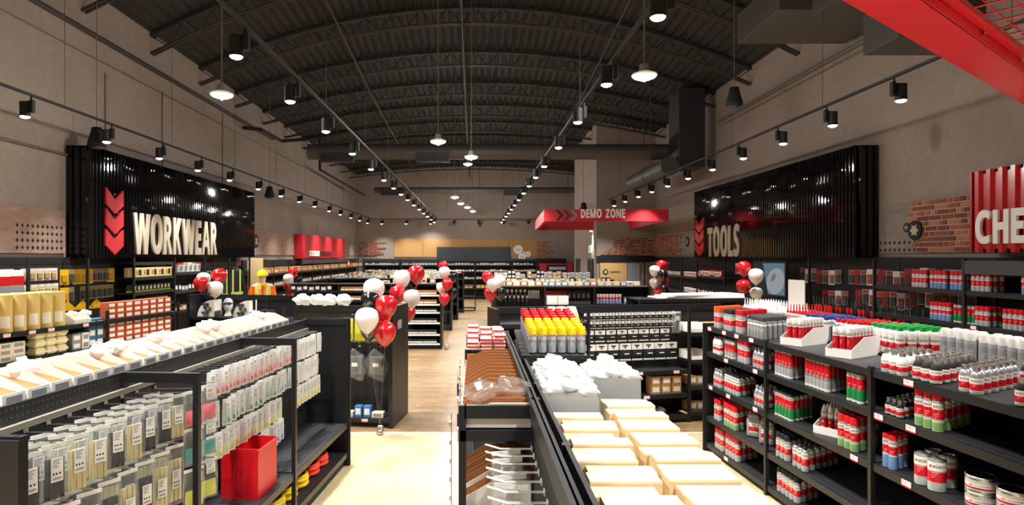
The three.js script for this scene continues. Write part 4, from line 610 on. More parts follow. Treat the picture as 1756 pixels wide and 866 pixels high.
for (let i = 0; i < 12; i++) { const x = 2.74 + i * 0.105; part(gHL, 'wire_hook', hookWhite, wireWhite, x, 1.43, -0.335); if (i % 3 !== 2) hang(gHL, i % 4 === 1 ? bigPink : bigClear, x, 1.42, -0.22, 1.57 + rr(-0.3, 0.3), `loose clear bag on the white wire hooks, ${ORD[i]} hook`, 'bags on wire hooks'); }
for (const [x, y0, l, packs] of [[2.68, 1.58, 'thin clip strip hanging at the frame bar beside the aisle', 0], [1.0, 1.55, 'clip strip with small packs beside the brown boxes', 5]]) {
  const t = thing('clip_strip', l, 'clip strip', world(gHL, x, y0, 0.03), ryOf(gHL)); part(t, 'strip', box(0.03, 0.62, 0.004, 0, -0.31, 0), M.grey); for (let i = 0; i < 7; i++) part(t, 'clip', box(0.036, 0.02, 0.012, 0, -0.05 - i * 0.085, 0.004), M.tin);
  for (let i = 0; i < packs; i++) part(t, 'small_pack', box(0.07, 0.09, 0.012, 0.01, -0.1 - i * 0.11, 0.016), i % 2 ? M.blue : M.paper);
}
// flat red and white packs, tape rolls at the far end of the bay
const flatT = template('flat_pack', 'pack', [['pack_body', rbox(0.1, 0.026, 0.085, 0.004, 0, 0.013, 0), M.paper], ['red_stripe', box(0.101, 0.012, 0.086, 0, 0.013, 0), M.red]]);
block(gHL, flatT, 0.12, 1.5, -0.06, 5, 3, { dx: 0.13, dz: 0.105, ny: 8, dy: 0.0275, jit: 0.006, label: 'flat white red pack', group: 'flat packs', skip: (i, k, l) => l > 4 + ((i * 3 + k * 5) % 4) });
const rollT = template('tape_roll', 'roll', [['roll_side', cyl(0.05, 0.05, 0.06, 18), M.red], ['label_band', cyl(0.0505, 0.0505, 0.03, 18, 0, 0.015, 0, true), M.paper], ['core', cyl(0.018, 0.018, 0.062, 10), M.carton]]);
[[0.8, -0.1], [0.8, -0.22], [0.8, -0.32]].forEach(([x, z], i) => put(rollT, ...world(gHL, x, 1.501, z), 0, `red tape roll before the flat packs, ${ORD[i]} from the aisle`, 'red tape rolls'));
const crateT = template('carton_tray', 'carton', [['tray_body', [box(0.34, 0.08, 0.08, 0, 0.04, 0)], M.kraft], ['front_print', box(0.3, 0.05, 0.002, 0, 0.04, 0.041), M.red]]);
put(crateT, ...world(gHL, 0.88, 1.501, -0.19), ryOf(gHL) + PI2, 'brown and red carton behind the nearest tape rolls');
// pale cartons on the wide side
const slabT = [0, 1].map((i) => cartonT(0.112, 0.182 - i * 0.014, 0.29, i ? mat(0xdcbd8c, 0.85) : mat(0xe6cda2, 0.85), M.paper));
for (let i = 0; i < 13; i++) put(slabT[i % 2], ...world(gHR, 0.85 + i * 0.126 - 0.09, 1.221, -0.53 + [-0.02, 0.0, 0.02, -0.03, 0.01, 0.03][i % 6]), ryOf(gHR) + rr(-0.02, 0.02), `pale carton in the row by the black ridge, ${ORD[i]} from the camera`, 'pale cartons, ridge row');
for (let i = 0; i < 19; i++) put(slabT[(i + 1) % 2], ...world(gHR, 0.4 + i * 0.126, 1.221, -0.2 + [0.02, 0, 0.015][i % 3]), ryOf(gHR) + rr(-0.03, 0.03), `pale carton in the outer row, ${ORD[i]} from the camera`, 'pale cartons, outer row');
const grayBin = template('grey_bin', 'bin', [['bin_shell', [box(0.42, 0.24, 0.008, 0, 0.12, 0.16), box(0.42, 0.24, 0.008, 0, 0.12, -0.16), box(0.008, 0.24, 0.32, -0.21, 0.12, 0), box(0.008, 0.24, 0.32, 0.21, 0.12, 0), box(0.42, 0.006, 0.32, 0, 0.003, 0)], mat(0x9aa0a6, 0.5)], ['rim', [box(0.44, 0.014, 0.016, 0, 0.235, 0.166), box(0.44, 0.014, 0.016, 0, 0.235, -0.166)], mat(0x8c9298, 0.5)]]);
[[2.66, -0.55, 1.252, 'nearer'], [3.12, -0.55, 1.252, 'farther'], [3.12, -0.18, 1.252, 'outer']].forEach(([x, z, y, l]) => {
  put(grayBin, ...world(gHR, x, y, z), ryOf(gHR), `grey bin of white bags behind the cartons, the ${l} one`, 'grey bins');
  for (let i = 0; i < 12; i++) put(polyT[i % 3], ...world(gHR, x - 0.15 + (i % 4) * 0.1, y + 0.2 + (i > 7 ? 0.04 : 0) + rr(0, 0.02), z + [0.1, -0.1, 0][i >> 2]), rr(0, 3), `white plastic bag in the ${l} grey bin, ${['outer', 'inner', 'middle'][i >> 2]} row, ${ORD[i % 4]}`, 'bags in grey bins');
});
const bulkBags = template('bag_bundle', 'bag', [['crumpled_film', crumple(0.3, 0.2, 0.34, 4), filmMilky], ['header', box(0.2, 0.02, 0.01, 0, 0.17, 0.05), M.red]]);
[[3.5, -0.55], [3.5, -0.25]].forEach(([x, z], i) => put(bulkBags, ...world(gHR, x, 1.26, z), i, `heap of bags with red header before the spray cans, ${i ? 'outer' : 'inner'} heap`));
block(gHR, CAN.yellowcap, 3.78, 1.527, -0.27, 4, 6, { rise: 0.011, dx: 0.12, dz: 0.078, turn: -1.4, label: 'yellow capped spray can on the centre display', group: 'yellow capped cans' });
block(gHR, CAN.redtop, 4.26, 1.571, -0.27, 4, 6, { rise: 0.011, dx: 0.12, dz: 0.078, turn: -1.4, label: 'red capped spray can on the centre display', group: 'red capped display cans' });

// ---------------------------------------------------------------- G: black packs, files, cartons
const packTex = canvasTex(64, 96, (c) => { c.fillStyle = '#15161a'; c.fillRect(0, 0, 64, 96); c.fillStyle = '#f0efec'; c.fillRect(0, 0, 64, 36); c.fillStyle = '#15161a'; c.fillRect(18, 10, 28, 8); c.beginPath(); c.arc(32, 24, 5, 0, 7); c.fill(); c.fillStyle = '#e8e8e8'; c.fillRect(10, 48, 8, 22); c.fillRect(24, 52, 32, 4); c.fillRect(24, 60, 24, 3); });
const packM = mat(0xffffff, 0.5, 0, { map: packTex });
const packT = (w, h) => template('hanging_pack', 'pack', [['card', box(w, h, 0.006, 0, -h / 2, 0), packM], ['blister', rbox(w * 0.8, h * 0.34, 0.02, 0.006, 0, -h * 0.64, 0.011), M.blackMatt], ['print', box(w * 0.42, h * 0.05, 0.003, w * 0.1, -h * 0.6, 0.022), M.paper], ['lower_strip', box(w * 0.96, h * 0.1, 0.003, 0, -h * 0.95, 0.005), M.paper]]);
const P1 = packT(0.082, 0.1), P3 = packT(0.145, 0.16), P4 = packT(0.165, 0.24);
const packRows = [[1.52, P1, 15, 0.094, 1.32], [1.405, P1, 15, 0.094, 1.32], [1.28, P3, 8, 0.165, 1.35], [1.09, P4, 8, 0.178, 1.36]];
packRows.forEach(([y, t, n, dx, x0], r) => { for (let i = 0; i < n; i++) { part(gG, 'hook', hookShort, M.chrome, x0 + i * dx, y - 0.004, -0.42); hang(gG, t, x0 + i * dx, y, -0.24, rr(-0.12, 0.12), `black and white hanging pack, ${ORD[r]} row, ${ORD[i]} from left`, 'black and white packs'); } });
hang(gG, bigClear, 2.66, 1.52, -0.2, 0, 'clear shiny bag hanging beside the small black packs');
const smallBox = (w, h, d, m, lm, name = 'product_box') => template(name, 'box', [['box_body', rbox(w, h, d, 0.003, 0, h / 2, 0), m], ['front_label', box(w * 0.7, h * 0.55, 0.002, 0, h * 0.5, d / 2 + 0.001), lm]]);
const redLab = mat(0xffffff, 0.6, 0, { map: tx.white });
const B = { kraft: smallBox(0.14, 0.12, 0.16, M.kraft, M.paper, 'brown_carton'), kraftL: smallBox(0.2, 0.17, 0.22, M.kraft, boxLabelM, 'large_carton'), white: smallBox(0.12, 0.1, 0.14, M.paper, M.grey, 'white_box'), red: smallBox(0.1, 0.16, 0.1, M.red, M.paper, 'red_box'), redwhite: smallBox(0.12, 0.12, 0.12, M.paper, M.red, 'red_label_box'), black: smallBox(0.13, 0.14, 0.13, M.blackMatt, M.paper, 'black_box'), grey: smallBox(0.13, 0.1, 0.13, M.grey, M.paper, 'grey_box'), orangeBox: smallBox(0.15, 0.075, 0.12, mat(0xb8512c, 0.8), M.paper, 'orange_box'), blueB: smallBox(0.1, 0.15, 0.1, mat(0x3f78b8, 0.6), M.paper, 'blue_box'), tan: smallBox(0.16, 0.1, 0.12, M.carton, M.paper, 'tan_box'), cream: smallBox(0.16, 0.07, 0.12, M.cream, M.grey, 'cream_box'), yellowB: smallBox(0.2, 0.14, 0.12, mat(0xe0c060, 0.6), M.blackMatt) };
const slopeTray = template('parts_tray', 'carton', [['side_wall', extrude([[0, 0], [0.3, 0], [0.3, 0.12], [0.12, 0.12], [0, 0.05]], 0.004), M.paper, 0.13, 0, 0.15, PI2], ['side_wall', extrude([[0, 0], [0.3, 0], [0.3, 0.12], [0.12, 0.12], [0, 0.05]], 0.004), M.paper, -0.134, 0, 0.15, PI2], ['front_lip', box(0.26, 0.05, 0.004, 0, 0.025, 0.148), M.paper], ['back_wall', box(0.26, 0.12, 0.004, 0, 0.06, -0.148), M.paper], ['lining', box(0.26, 0.004, 0.29, 0, 0.004, 0), M.carton]]);
const fileT = template('file_box', 'box', [['shell', extrude([[0, 0], [0.24, 0], [0.24, 0.2], [0.12, 0.2], [0, 0.09]], 0.085), M.paper, -0.04, 0, 0.12, PI2], ['inner_card', box(0.07, 0.003, 0.16, 0, 0.16, 0.05).rotateX(0.75), M.kraft]]);
let serial = 0;
function fill(g, x0, x1, y, ts, gap, label, group, o = {}) {   // a single row of mixed products along a shelf
  let x = x0, i = 0; const size = new THREE.Vector3();
  while (i < 20) { const t = ts[o.seq ? i % ts.length : Math.floor(rnd() * ts.length)]; new THREE.Box3().setFromObject(t).getSize(size); if (x + size.x > x1) break; const st = o.stack || 1;
    for (let l = 0; l < st; l++) put(t, ...world(g, x + size.x / 2, y + 0.001 + l * (size.y + 0.001), (o.z ?? -0.12)), ryOf(g) + (o.turn || 0) + rr(-0.05, 0.05), `${label}${st > 1 ? (l === st - 1 ? ', on top' : l ? `, layer ${['one', 'two', 'three', 'four'][l]}` : ', lowest') : ''}, ${ORD[i]} from left`, group); x += size.x + gap; i++; }
}
fill(gG, 0.75, 1.2, 1.42, [fileT], 0.05, 'white file box on the shelf beside the black packs', 'file boxes'); fill(gG, 0.75, 1.2, 1.2, [slopeTray, B.white], 0.03, 'white tray below the file boxes', 'trays below file boxes'); fill(gG, 0.75, 1.2, 0.95, [B.kraft, B.tan], 0.03, 'brown box low beside the black packs', 'brown boxes beside packs');
fill(gG, 1.3, 2.1, 0.4, [slopeTray], 0.02, 'white tray of bags under the empty shelf', 'trays under the empty shelf', { z: -0.17 }); [[1.45, 0], [1.72, 1], [1.98, 2]].forEach(([x, i]) => put(polyT[i], ...world(gG, x, 0.45, -0.17), i, `grey plastic bag in tray under the empty shelf, ${ORD[i]}`, 'bags in low trays'));
fill(gG, 2.2, 2.72, 0.4, [B.kraft], 0.02, 'brown carton pile under the empty shelf', 'carton pile under empty shelf', { stack: 2, z: -0.15 }); fill(gG, 1.5, 1.9, 0.1, [B.kraftL], 0.02, 'brown carton on the lowest shelf below packs', 'cartons on the lowest shelf', { z: -0.18 });
put(polyT[1], ...world(gG, 2.2, 0.105, -0.2), 1, 'silvery plastic bag on the lowest shelf below packs', ''); put(polyT[2], ...world(gG, 2.42, 0.105, -0.2), 2, 'second silvery plastic bag beside the first, lowest shelf', '');
[[1.24, 0], [0.86, 1], [0.5, 2], [0.14, 3]].forEach(([y, r]) => { fill(gG, 2.78, 3.45, y, r < 2 ? [slopeTray, B.kraft, B.kraft] : [B.kraft, B.tan], 0.02, `${r < 2 ? 'parts tray or carton' : 'brown parts box'} at the rack corner, ${ORD[r]} shelf`, 'corner rack trays', { z: -0.18, seq: true }); });
priceTags(gG, [[2.0, 0.73], [2.55, 0.73], [2.1, 0.4]]);
// white boards lying on the unit behind G
const gG2 = unit('black unit behind the packs topped with white boards', 2.7, 10.3, 8 * D, { bays: [1.0, 1.0], depth: 0.6, h: 1.6, levels: [0.15, 1.6] });
for (let i = 0; i < 3; i++) solo('white_board', `white flat board lying on the black unit, ${['lowest', 'middle', 'topmost'][i]} of three`, 'board', rbox(1.5 - i * 0.12, 0.022, 0.5, 0.004), M.paper, world(gG2, 1.1 + i * 0.06, 1.614 + i * 0.0235, -0.3), ryOf(gG2) + i * 0.03, 'white flat boards');

// ---------------------------------------------------------------- D: corner gondola under the balloons
const vestT = template('vest_pack', 'pack', [['folded_vest', rbox(0.14, 0.3, 0.05, 0.02, 0, -0.17, 0, 2), mat(0xe8e000, 0.6)], ['sleeve_film', pillow(0.165, 0.34, 0.07), film], ['printed_slip', box(0.12, 0.07, 0.002, 0, -0.25, 0.034), mat(0xa8a400, 0.6)]]);
const shrinkT = template('clear_bag', 'bag', [['pouch', crumple(0.3, 0.42, 0.12, 6).translate(0, -0.4, 0), film], ['contents', rbox(0.2, 0.26, 0.05, 0.02, 0, -0.22, 0, 2), mat(0x6f7274, 0.6)], ['paper_slip', box(0.08, 0.05, 0.002, 0, -0.2, 0.07), M.paper]]);
[0.86, 1.03, 1.2, 1.37].forEach((x, i) => { part(gD, 'hook', hookGeo, M.chrome, x, 1.47, -0.38); hang(gD, vestT, x, 1.46, -0.18, 0.1, `packed yellow safety vest under the balloons, ${ORD[i]} from left`, 'yellow vests'); });
[0.62, 0.96, 1.26].forEach((x, i) => { part(gD, 'hook', hookGeo, M.chrome, x, 1.03, -0.38); hang(gD, shrinkT, x, 1.02, -0.2, 0.1, `large shiny clear bag below the yellow vests, ${ORD[i]} from left`, 'large clear bags'); });
fill(gD, 0.55, 1.4, 0.12, [B.white, B.blueB, B.cream], 0.02, 'small pack on the base shelf under clear bags', 'base shelf packs');
priceTags(gD, [[1.15, 0.12]]);
const heapT = template('poly_bag', 'bag', [['crumpled_film', crumple(0.26, 0.16, 0.2, 2), filmMilky], ['paper_insert', box(0.08, 0.06, 0.002, 0.01, 0.12, 0.05).rotateX(-0.4), M.paper]]);
[[0.12, 0], [0.33, 1], [0.52, 2], [0.72, 0]].forEach(([x, i], k) => put(heapT, ...world(gD, x, 1.615, -0.36 - (k % 2) * 0.04), k * 1.9, `white plastic bag piled on the corner gondola top, ${ORD[k]} from left`, 'bags on the corner gondola'));

// ---------------------------------------------------------------- C: safety glasses, B: rolls and boxes
const domeT = template('glasses_stand', 'display stand', [['curved_back', extrude([...Array(13)].map((_, i) => [0.34 * (1 - Math.cos(i * PI2 / 12)) , 0.3 * Math.sin(i * PI2 / 12)]).concat([[0.34, 0]]), 0.02), M.paper, -0.17, 0, -0.1], ['curved_back', extrude([...Array(13)].map((_, i) => [0.34 * (1 - Math.cos(i * PI2 / 12)), 0.3 * Math.sin(i * PI2 / 12)]).concat([[0.34, 0]]), 0.02), M.paper, -0.17, 0, 0.1], ['shelf_bar', box(0.26, 0.012, 0.2, 0.04, 0.1, 0), M.paper], ...[0, 1, 2].map((i) => ['glasses', box(0.13, 0.04, 0.03, (i % 2) * 0.05, 0.07 + i * 0.075, 0.137), M.darkGrey]), ...[0, 1, 2].map((i) => ['lens', box(0.05, 0.03, 0.01, 0.02 + (i % 2) * 0.05, 0.07 + i * 0.075, 0.155), i % 2 ? mat(0xb8b020, 0.3) : mat(0x3a66a8, 0.2)])]);
fill(gC, 0.1, 0.5, 1.23, [domeT], 0.02, 'curved stand of safety glasses left of the display head', '', { z: -0.22 }); fill(gC, 0.82, 1.25, 1.23, [domeT], 0.02, 'curved stand of grey glasses right of the display head', '', { z: -0.22 });
const headShape = lathe([[0.001, 0], [0.075, 0], [0.07, 0.02], [0.05, 0.06], [0.048, 0.1], [0.075, 0.14], [0.088, 0.2], [0.088, 0.25], [0.07, 0.3], [0.035, 0.325], [0.001, 0.33]], 20).scale(0.9, 1, 1.1);
{ const t = thing('head_form_display', 'white display head wearing blue goggles on the shelf', 'display head', world(gC, 0.66, 1.231, -0.2), ryOf(gC) + 0.3); part(t, 'head_form', headShape, M.skin); part(t, 'nose', new THREE.ConeGeometry(0.015, 0.05, 6).translate(0, 0.2, 0.1), M.skin); const g = part(t, 'goggles', rbox(0.15, 0.05, 0.06, 0.02, 0, 0.235, 0.07, 2), mat(0x2a4f98, 0.15)); part(g, 'strap', new THREE.TorusGeometry(0.092, 0.008, 6, 20).rotateX(PI2).translate(0, 0.24, 0), M.blackMatt); }
fill(gC, 1.35, 1.7, 1.23, [B.black], 0.01, 'black display box at the end of the glasses shelf', 'black display boxes', { stack: 1 });
fill(gC, 0.1, 1.25, 0.95, [slopeTray, B.grey, B.tan], 0.015, 'tray of goods under the glasses shelf', 'trays under glasses', { z: -0.2 }); fill(gC, 1.4, 2.5, 0.95, [B.grey, slopeTray, B.black], 0.02, 'grey tray low behind the open boxes', 'low grey trays', { z: -0.2 });
const rollBig = template('film_roll', 'roll', [['roll_body', cyl(0.085, 0.085, 0.42, 20), mat(0xdcc27a, 0.6)], ['core_end', cyl(0.03, 0.03, 0.424, 12), M.carton], ['roll_label', new THREE.CylinderGeometry(0.0856, 0.0856, 0.13, 10, 1, true, -0.55, 1.1).translate(0, 0.12, 0), M.paper]]);
block(gB, rollBig, 0.28, 1.45, -0.12, 6, 2, { dx: 0.178, dz: 0.178, label: 'tall cream film roll on the upper shelf', group: 'film rolls', turn: -0.5 });
fill(gB, 1.36, 1.84, 1.45, [slopeTray], 0.0, 'white tray heaped with small orange packs', 'heaped white trays', { z: -0.2 }); [[1.48, 0], [1.7, 1]].forEach(([x, i]) => put(polyT[i], ...world(gB, x, 1.52, -0.2), i + 2, `orange white plastic pack heap on the ${i ? 'farther' : 'nearer'} tray`, ''));
fill(gB, 0.35, 0.75, 1.12, [B.cream], 0.005, 'small cream box on the lower shelf', 'small cream boxes', { stack: 3 }); const padT = template('wipe_pack', 'pack', [['soft_pack', rbox(0.15, 0.1, 0.14, 0.03, 0, 0.05, 0, 2), mat(0xd8cf9a, 0.8)], ['wrap_band', box(0.152, 0.03, 0.142, 0, 0.05, 0), M.cream]]);
fill(gB, 0.8, 1.32, 1.12, [padT], 0.005, 'soft cream pack on the lower shelf', 'soft cream packs', { stack: 3 }); fill(gB, 1.34, 1.6, 1.12, [B.grey, B.white], 0.01, 'grey pack beside the soft packs', 'grey packs', { stack: 2 }); fill(gB, 1.6, 1.86, 1.12, [smallBox(0.12, 0.12, 0.12, mat(0x2f6f8a, 0.6), M.paper)], 0.01, 'blue pack near the middle post', 'blue packs', { stack: 3 });
for (const [y, st] of [[1.45, 3], [1.12, 4]]) fill(gB, 1.92, 3.25, y, [B.orangeBox], 0.012, `orange brown box, ${y > 1.2 ? 'upper' : 'lower'} shelf`, y > 1.2 ? 'orange boxes above' : 'orange boxes below', { stack: st, turn: 0 });
priceTags(gB, [[0.4, 1.45], [0.72, 1.45], [0.98, 1.45], [1.5, 1.45], [0.8, 1.12], [1.2, 1.12], [1.5, 1.12], [2.3, 1.12], [2.6, 1.12]]);
// ---------------------------------------------------------------- far rows of racks
const toolBin = template('storage_bin', 'bin', [['bin_shell', extrude([[0, 0], [0.2, 0], [0.2, 0.1], [0.06, 0.1], [0, 0.05]], 0.105), M.blackMatt, -0.052, 0, 0.1, PI2], ['label_strip', box(0.105, 0.028, 0.003, 0, 0.025, 0.103), M.paper]]);
const brownBin = template('storage_bin', 'bin', [['bin_shell', extrude([[0, 0], [0.2, 0], [0.2, 0.1], [0.06, 0.1], [0, 0.05]], 0.105), M.brownIn, -0.052, 0, 0.1, PI2], ['label_strip', box(0.105, 0.03, 0.003, 0, 0.025, 0.103), M.paper]]);
[0.15, 0.38, 0.67, 0.93, 1.13, 1.36].forEach((y, r) => { fill(gE, 2.65, 3.82, y, [r > 3 ? brownBin : toolBin], 0.004, `${r > 3 ? 'brown' : 'black'} bin in the aisle end rack, ${ORD[5 - r]} shelf`, 'aisle end bins'); });
fill(gE, 0.1, 1.25, 1.45, [B.black, B.grey], 0.02, 'dark boxed product on the upper bin rack', 'dark boxes on the bin rack'); fill(gE, 1.35, 2.55, 1.45, [brownBin], 0.004, 'brown bin on the upper bin rack', 'upper brown bins'); fill(gE, 0.05, 1.25, 1.22, [brownBin], 0.004, 'brown bin on the lower bin rack, first bay', 'lower brown bins'); fill(gE, 1.35, 2.55, 1.22, [brownBin], 0.004, 'brown bin on the lower bin rack, second bay', 'lower brown bins');
for (const [g, w] of [[gE, 'tool bin rack'], [gE2, 'second rack row'], [gE3, 'third rack row'], [gE4, 'farthest rack row']]) { const W = 3.8; if (g !== gE) fill(g, 0.2, W / 2, 1.62, g === gE ? [B.white] : [B.white, B.tan, B.cream, B.kraft, B.grey], 0.01, `pale box on top of the ${w}, far side`, 'boxes on rack tops', { z: -0.4 }); fill(g, g === gE ? W * 0.62 : W / 2, W, 1.62, [B.white, B.cream, B.kraft, B.redwhite, B.tan], g === gE ? 0.09 : 0.01, `pale box on top of the ${w}, aisle side`, 'boxes on rack tops', { z: -0.4 });
  part(g, 'top_shelf', box(3.84, 0.02, 0.7, 1.92, 1.61, -0.38), shelfM); }
for (const [g, w] of [[gF2, 'rack past the hand tools'], [gF3, 'rack farthest past the hand tools']]) for (const [a, b, s] of [[0.05, 1.2, 'first'], [1.2, 2.4, 'second'], [2.4, 3.4, 'third']]) fill(g, a, b, 1.55, [B.kraft, B.cream, B.tan, B.white, B.grey, B.black], 0.006, `carton on the ${w}, ${s} bay`, 'cartons on rack tops', { z: -0.25, stack: g === gF3 ? 2 : 1 });
for (const g of [gE2, gE3, gE4]) fill(g, 2.7, 3.8, 1.05, [toolBin], 0.01, `bin near the aisle in the ${g === gE2 ? 'second' : g === gE3 ? 'third' : 'farthest'} row`, 'bins in far rows');
// F: hand tools, red packs and phones, blue tubs
const toolA = template('hand_tool', 'tool', [['grip', rbox(0.035, 0.13, 0.03, 0.01, 0, -0.2, 0), M.blackMatt], ['shaft', box(0.014, 0.12, 0.012, 0, -0.08, 0), M.tin], ['tag_card', box(0.05, 0.06, 0.003, 0, -0.02, 0.006), M.paper]]);
for (let r = 0; r < 2; r++) for (let i = 0; i < 7; i++) hang(gF, toolA, 0.1 + i * 0.1 + r * 0.05, 1.52 - r * 0.14, -0.4, rr(-0.2, 0.2), `black handled tool on pegs, ${r ? 'lower' : 'upper'} row, ${ORD[i]} from left`, 'hand tools on pegs');
const whiteTool = template('hand_tool', 'tool', [['card', box(0.04, 0.18, 0.004, 0, -0.1, 0), M.paper], ['blade', box(0.02, 0.14, 0.012, 0, -0.14, 0.008), M.grey]]);
for (let i = 0; i < 5; i++) hang(gF, whiteTool, 0.8 + i * 0.055, 1.52, -0.4, 0, `pale carded blade beside the hand tools, ${ORD[i]} from left`, 'carded blades');
const longBox = template('long_carton', 'carton', [['box_body', rbox(0.48, 0.1, 0.2, 0.01, 0, 0.05, 0), M.paper], ['lid_edge', box(0.49, 0.01, 0.21, 0, 0.098, 0), M.white]]);
fill(gF, 0.08, 1.12, 1.0, [longBox], 0.02, 'long white carton below the hand tools', 'long white cartons', { z: -0.12 });
const redPack = template('carded_pack', 'pack', [['card', box(0.05, 0.18, 0.005, 0, -0.09, 0), M.red], ['blister', rbox(0.035, 0.06, 0.015, 0.005, 0, -0.12, 0.01), M.paper]]), darkPack = template('carded_pack', 'pack', [['card', box(0.09, 0.2, 0.005, 0, -0.1, 0), M.darkGrey], ['blister', rbox(0.06, 0.1, 0.02, 0.008, 0, -0.12, 0.012), M.grey]]), greyPack = template('carded_pack', 'pack', [['card', box(0.06, 0.17, 0.005, 0, -0.085, 0), M.grey], ['blister', rbox(0.04, 0.08, 0.015, 0.005, 0, -0.11, 0.01), M.brownIn]]);
for (let i = 0; i < 9; i++) hang(gF, redPack, 1.22 + i * 0.054, 1.5, -0.36, 0, `red carded pack in a dense row, ${ORD[i]} from left`, 'red carded packs'); for (let i = 0; i < 5; i++) hang(gF, darkPack, 1.74 + i * 0.11, 1.5, -0.38, 0, `dark carded pack right of the red packs, ${ORD[i]} from left`, 'dark carded packs'); for (let i = 0; i < 7; i++) hang(gF, greyPack, 1.72 + i * 0.08, 1.27, -0.38, 0, `brown grey carded pack below the dark packs, ${ORD[i]} from left`, 'brown grey packs');
fill(gF, 1.18, 1.7, 1.2, [smallBox(0.24, 0.2, 0.2, M.paper, M.white, 'white_carton')], 0.015, 'plain white carton below the red packs', 'plain white cartons', { z: -0.14 });
can('tubblue', 'sealant_tube', 'tube', { r: 0.033, h: 0.19, seg: 10, shoulder: 0.005, neck: 0.03, tex: tx.blue, cap: [0.031, 0.03, M.cream] });
block(gF, CAN.tubblue, 2.36, 1.22, -0.1, 8, 1, { dx: 0.072, label: 'blue tube with pale top on the far rack', group: 'blue tubes' }); fill(gF, 2.95, 3.45, 1.22, [B.blueB], 0.006, 'blue box right of the blue tubes', 'blue boxes', { stack: 1 }); fill(gF, 2.95, 3.45, 0.98, [B.tan, B.yellowB], 0.006, 'tan box below the blue boxes', 'tan boxes'); fill(gF, 2.3, 2.92, 0.98, [B.redwhite], 0.006, 'red white box below the blue tubes', 'red white boxes'); fill(gF, 0.1, 3.4, 1.62, [B.kraft, B.white, B.tan, B.grey], 0.02, 'carton on top of the hand tool rack', 'cartons on the tool rack', { z: -0.3 });
part(gF, 'top_shelf', box(3.5, 0.02, 0.45, 1.75, 1.61, -0.26), shelfM);
// ---------------------------------------------------------------- workwear wall goods
const cardTan = template('carded_pack', 'pack', [['card', box(0.11, 0.18, 0.005, 0, -0.09, 0), mat(0xe8dcb8, 0.7)], ['blister', rbox(0.07, 0.09, 0.02, 0.008, 0, -0.11, 0.012), mat(0xb8a070, 0.6)], ['header', box(0.08, 0.035, 0.004, 0, -0.03, 0.004), M.paper]]), cardYel = template('carded_pack', 'pack', [['card', box(0.13, 0.24, 0.005, 0, -0.12, 0), mat(0xe8b000, 0.6)], ['blister', rbox(0.09, 0.12, 0.02, 0.008, 0, -0.14, 0.012), mat(0xc89010, 0.5)]]), cardMix = template('carded_pack', 'pack', [['card', box(0.1, 0.22, 0.005, 0, -0.11, 0), mat(0x8a7a50, 0.7)], ['blister', rbox(0.07, 0.12, 0.02, 0.008, 0, -0.13, 0.012), M.darkGrey]]);
[2.13, 1.9, 1.68, 1.48].forEach((y, r) => { for (let i = 0; i < 9; i++) { if ((i === 3 && r === 0) || (r === 3 && i < 5)) continue; hang(gK, cardTan, kx(8.3) + i * 0.15 + r * 0.02, y, -0.36, -0.5, `cream carded pack on the workwear wall, ${ORD[r]} row, ${ORD[i]} from left`, 'cream carded packs'); } });
[2.1, 1.82].forEach((y, r) => ['Y', 'M', 'Y', 'Y', 'Y', 'M', 'M', 'M', 'Y'].forEach((c, i) => { if (r && i > 1 && i < 3) return; hang(gK, c === 'Y' && !(r && i > 2) ? cardYel : cardMix, kx(9.75) + i * 0.155, y, -0.36, -0.5, `${c === 'Y' ? 'yellow' : 'olive'} carded pack by the wall post, ${r ? 'lower' : 'upper'} row, ${ORD[i]} from left`, 'yellow carded packs'); }));
const diamondT = template('diamond_sign', 'sign', [['sign_plate', box(0.26, 0.26, 0.02).rotateZ(Math.PI / 4), mat(0xe0ac00, 0.5)], ['sign_symbol', box(0.1, 0.1, 0.006, 0, 0, 0.012).rotateZ(Math.PI / 4), mat(0xc89000, 0.5)]]);
[0, 1, 2].forEach((i) => hang(gK, diamondT, kx(9.75) + i * 0.36, 1.42, -0.3, -0.5, `yellow diamond shaped pack low on the workwear wall, ${ORD[i]} from left`, 'yellow diamond packs'));
const bagRed = template('bulk_bag', 'bag', [['bag_body', rbox(0.22, 0.34, 0.08, 0.03, 0, 0.17, 0, 2), M.paper], ['red_print', box(0.2, 0.12, 0.004, 0, 0.2, 0.041), M.red], ['dark_print', box(0.2, 0.08, 0.004, 0, 0.09, 0.041), M.grey], ['blue_base', box(0.2, 0.025, 0.004, 0, 0.025, 0.041), M.blue]]);
fill(gK, kx(7.5), kx(8.5), 1.78, [bagRed], 0.03, 'white and red bulk bag at the frame edge', 'red white bulk bags', { turn: -0.5 });
const picBox = template('picture_box', 'box', [['box_body', rbox(0.26, 0.17, 0.2, 0.004, 0, 0.085, 0), mat(0xd8c890, 0.7)], ['picture', box(0.09, 0.1, 0.003, 0.03, 0.085, 0.101), M.blackMatt], ['side_print', box(0.05, 0.08, 0.003, -0.07, 0.085, 0.101), mat(0xb07030, 0.7)]]);
const greenBox = template('glove_pack', 'box', [['pack_body', rbox(0.13, 0.13, 0.12, 0.01, 0, 0.065, 0), mat(0x2c3a22, 0.7)], ['green_stripe', box(0.132, 0.025, 0.122, 0, 0.015, 0), mat(0xa8c020, 0.6)], ['pack_label', box(0.06, 0.06, 0.003, 0, 0.075, 0.061), M.paper]]);
const KD = [11.1, 12.6];
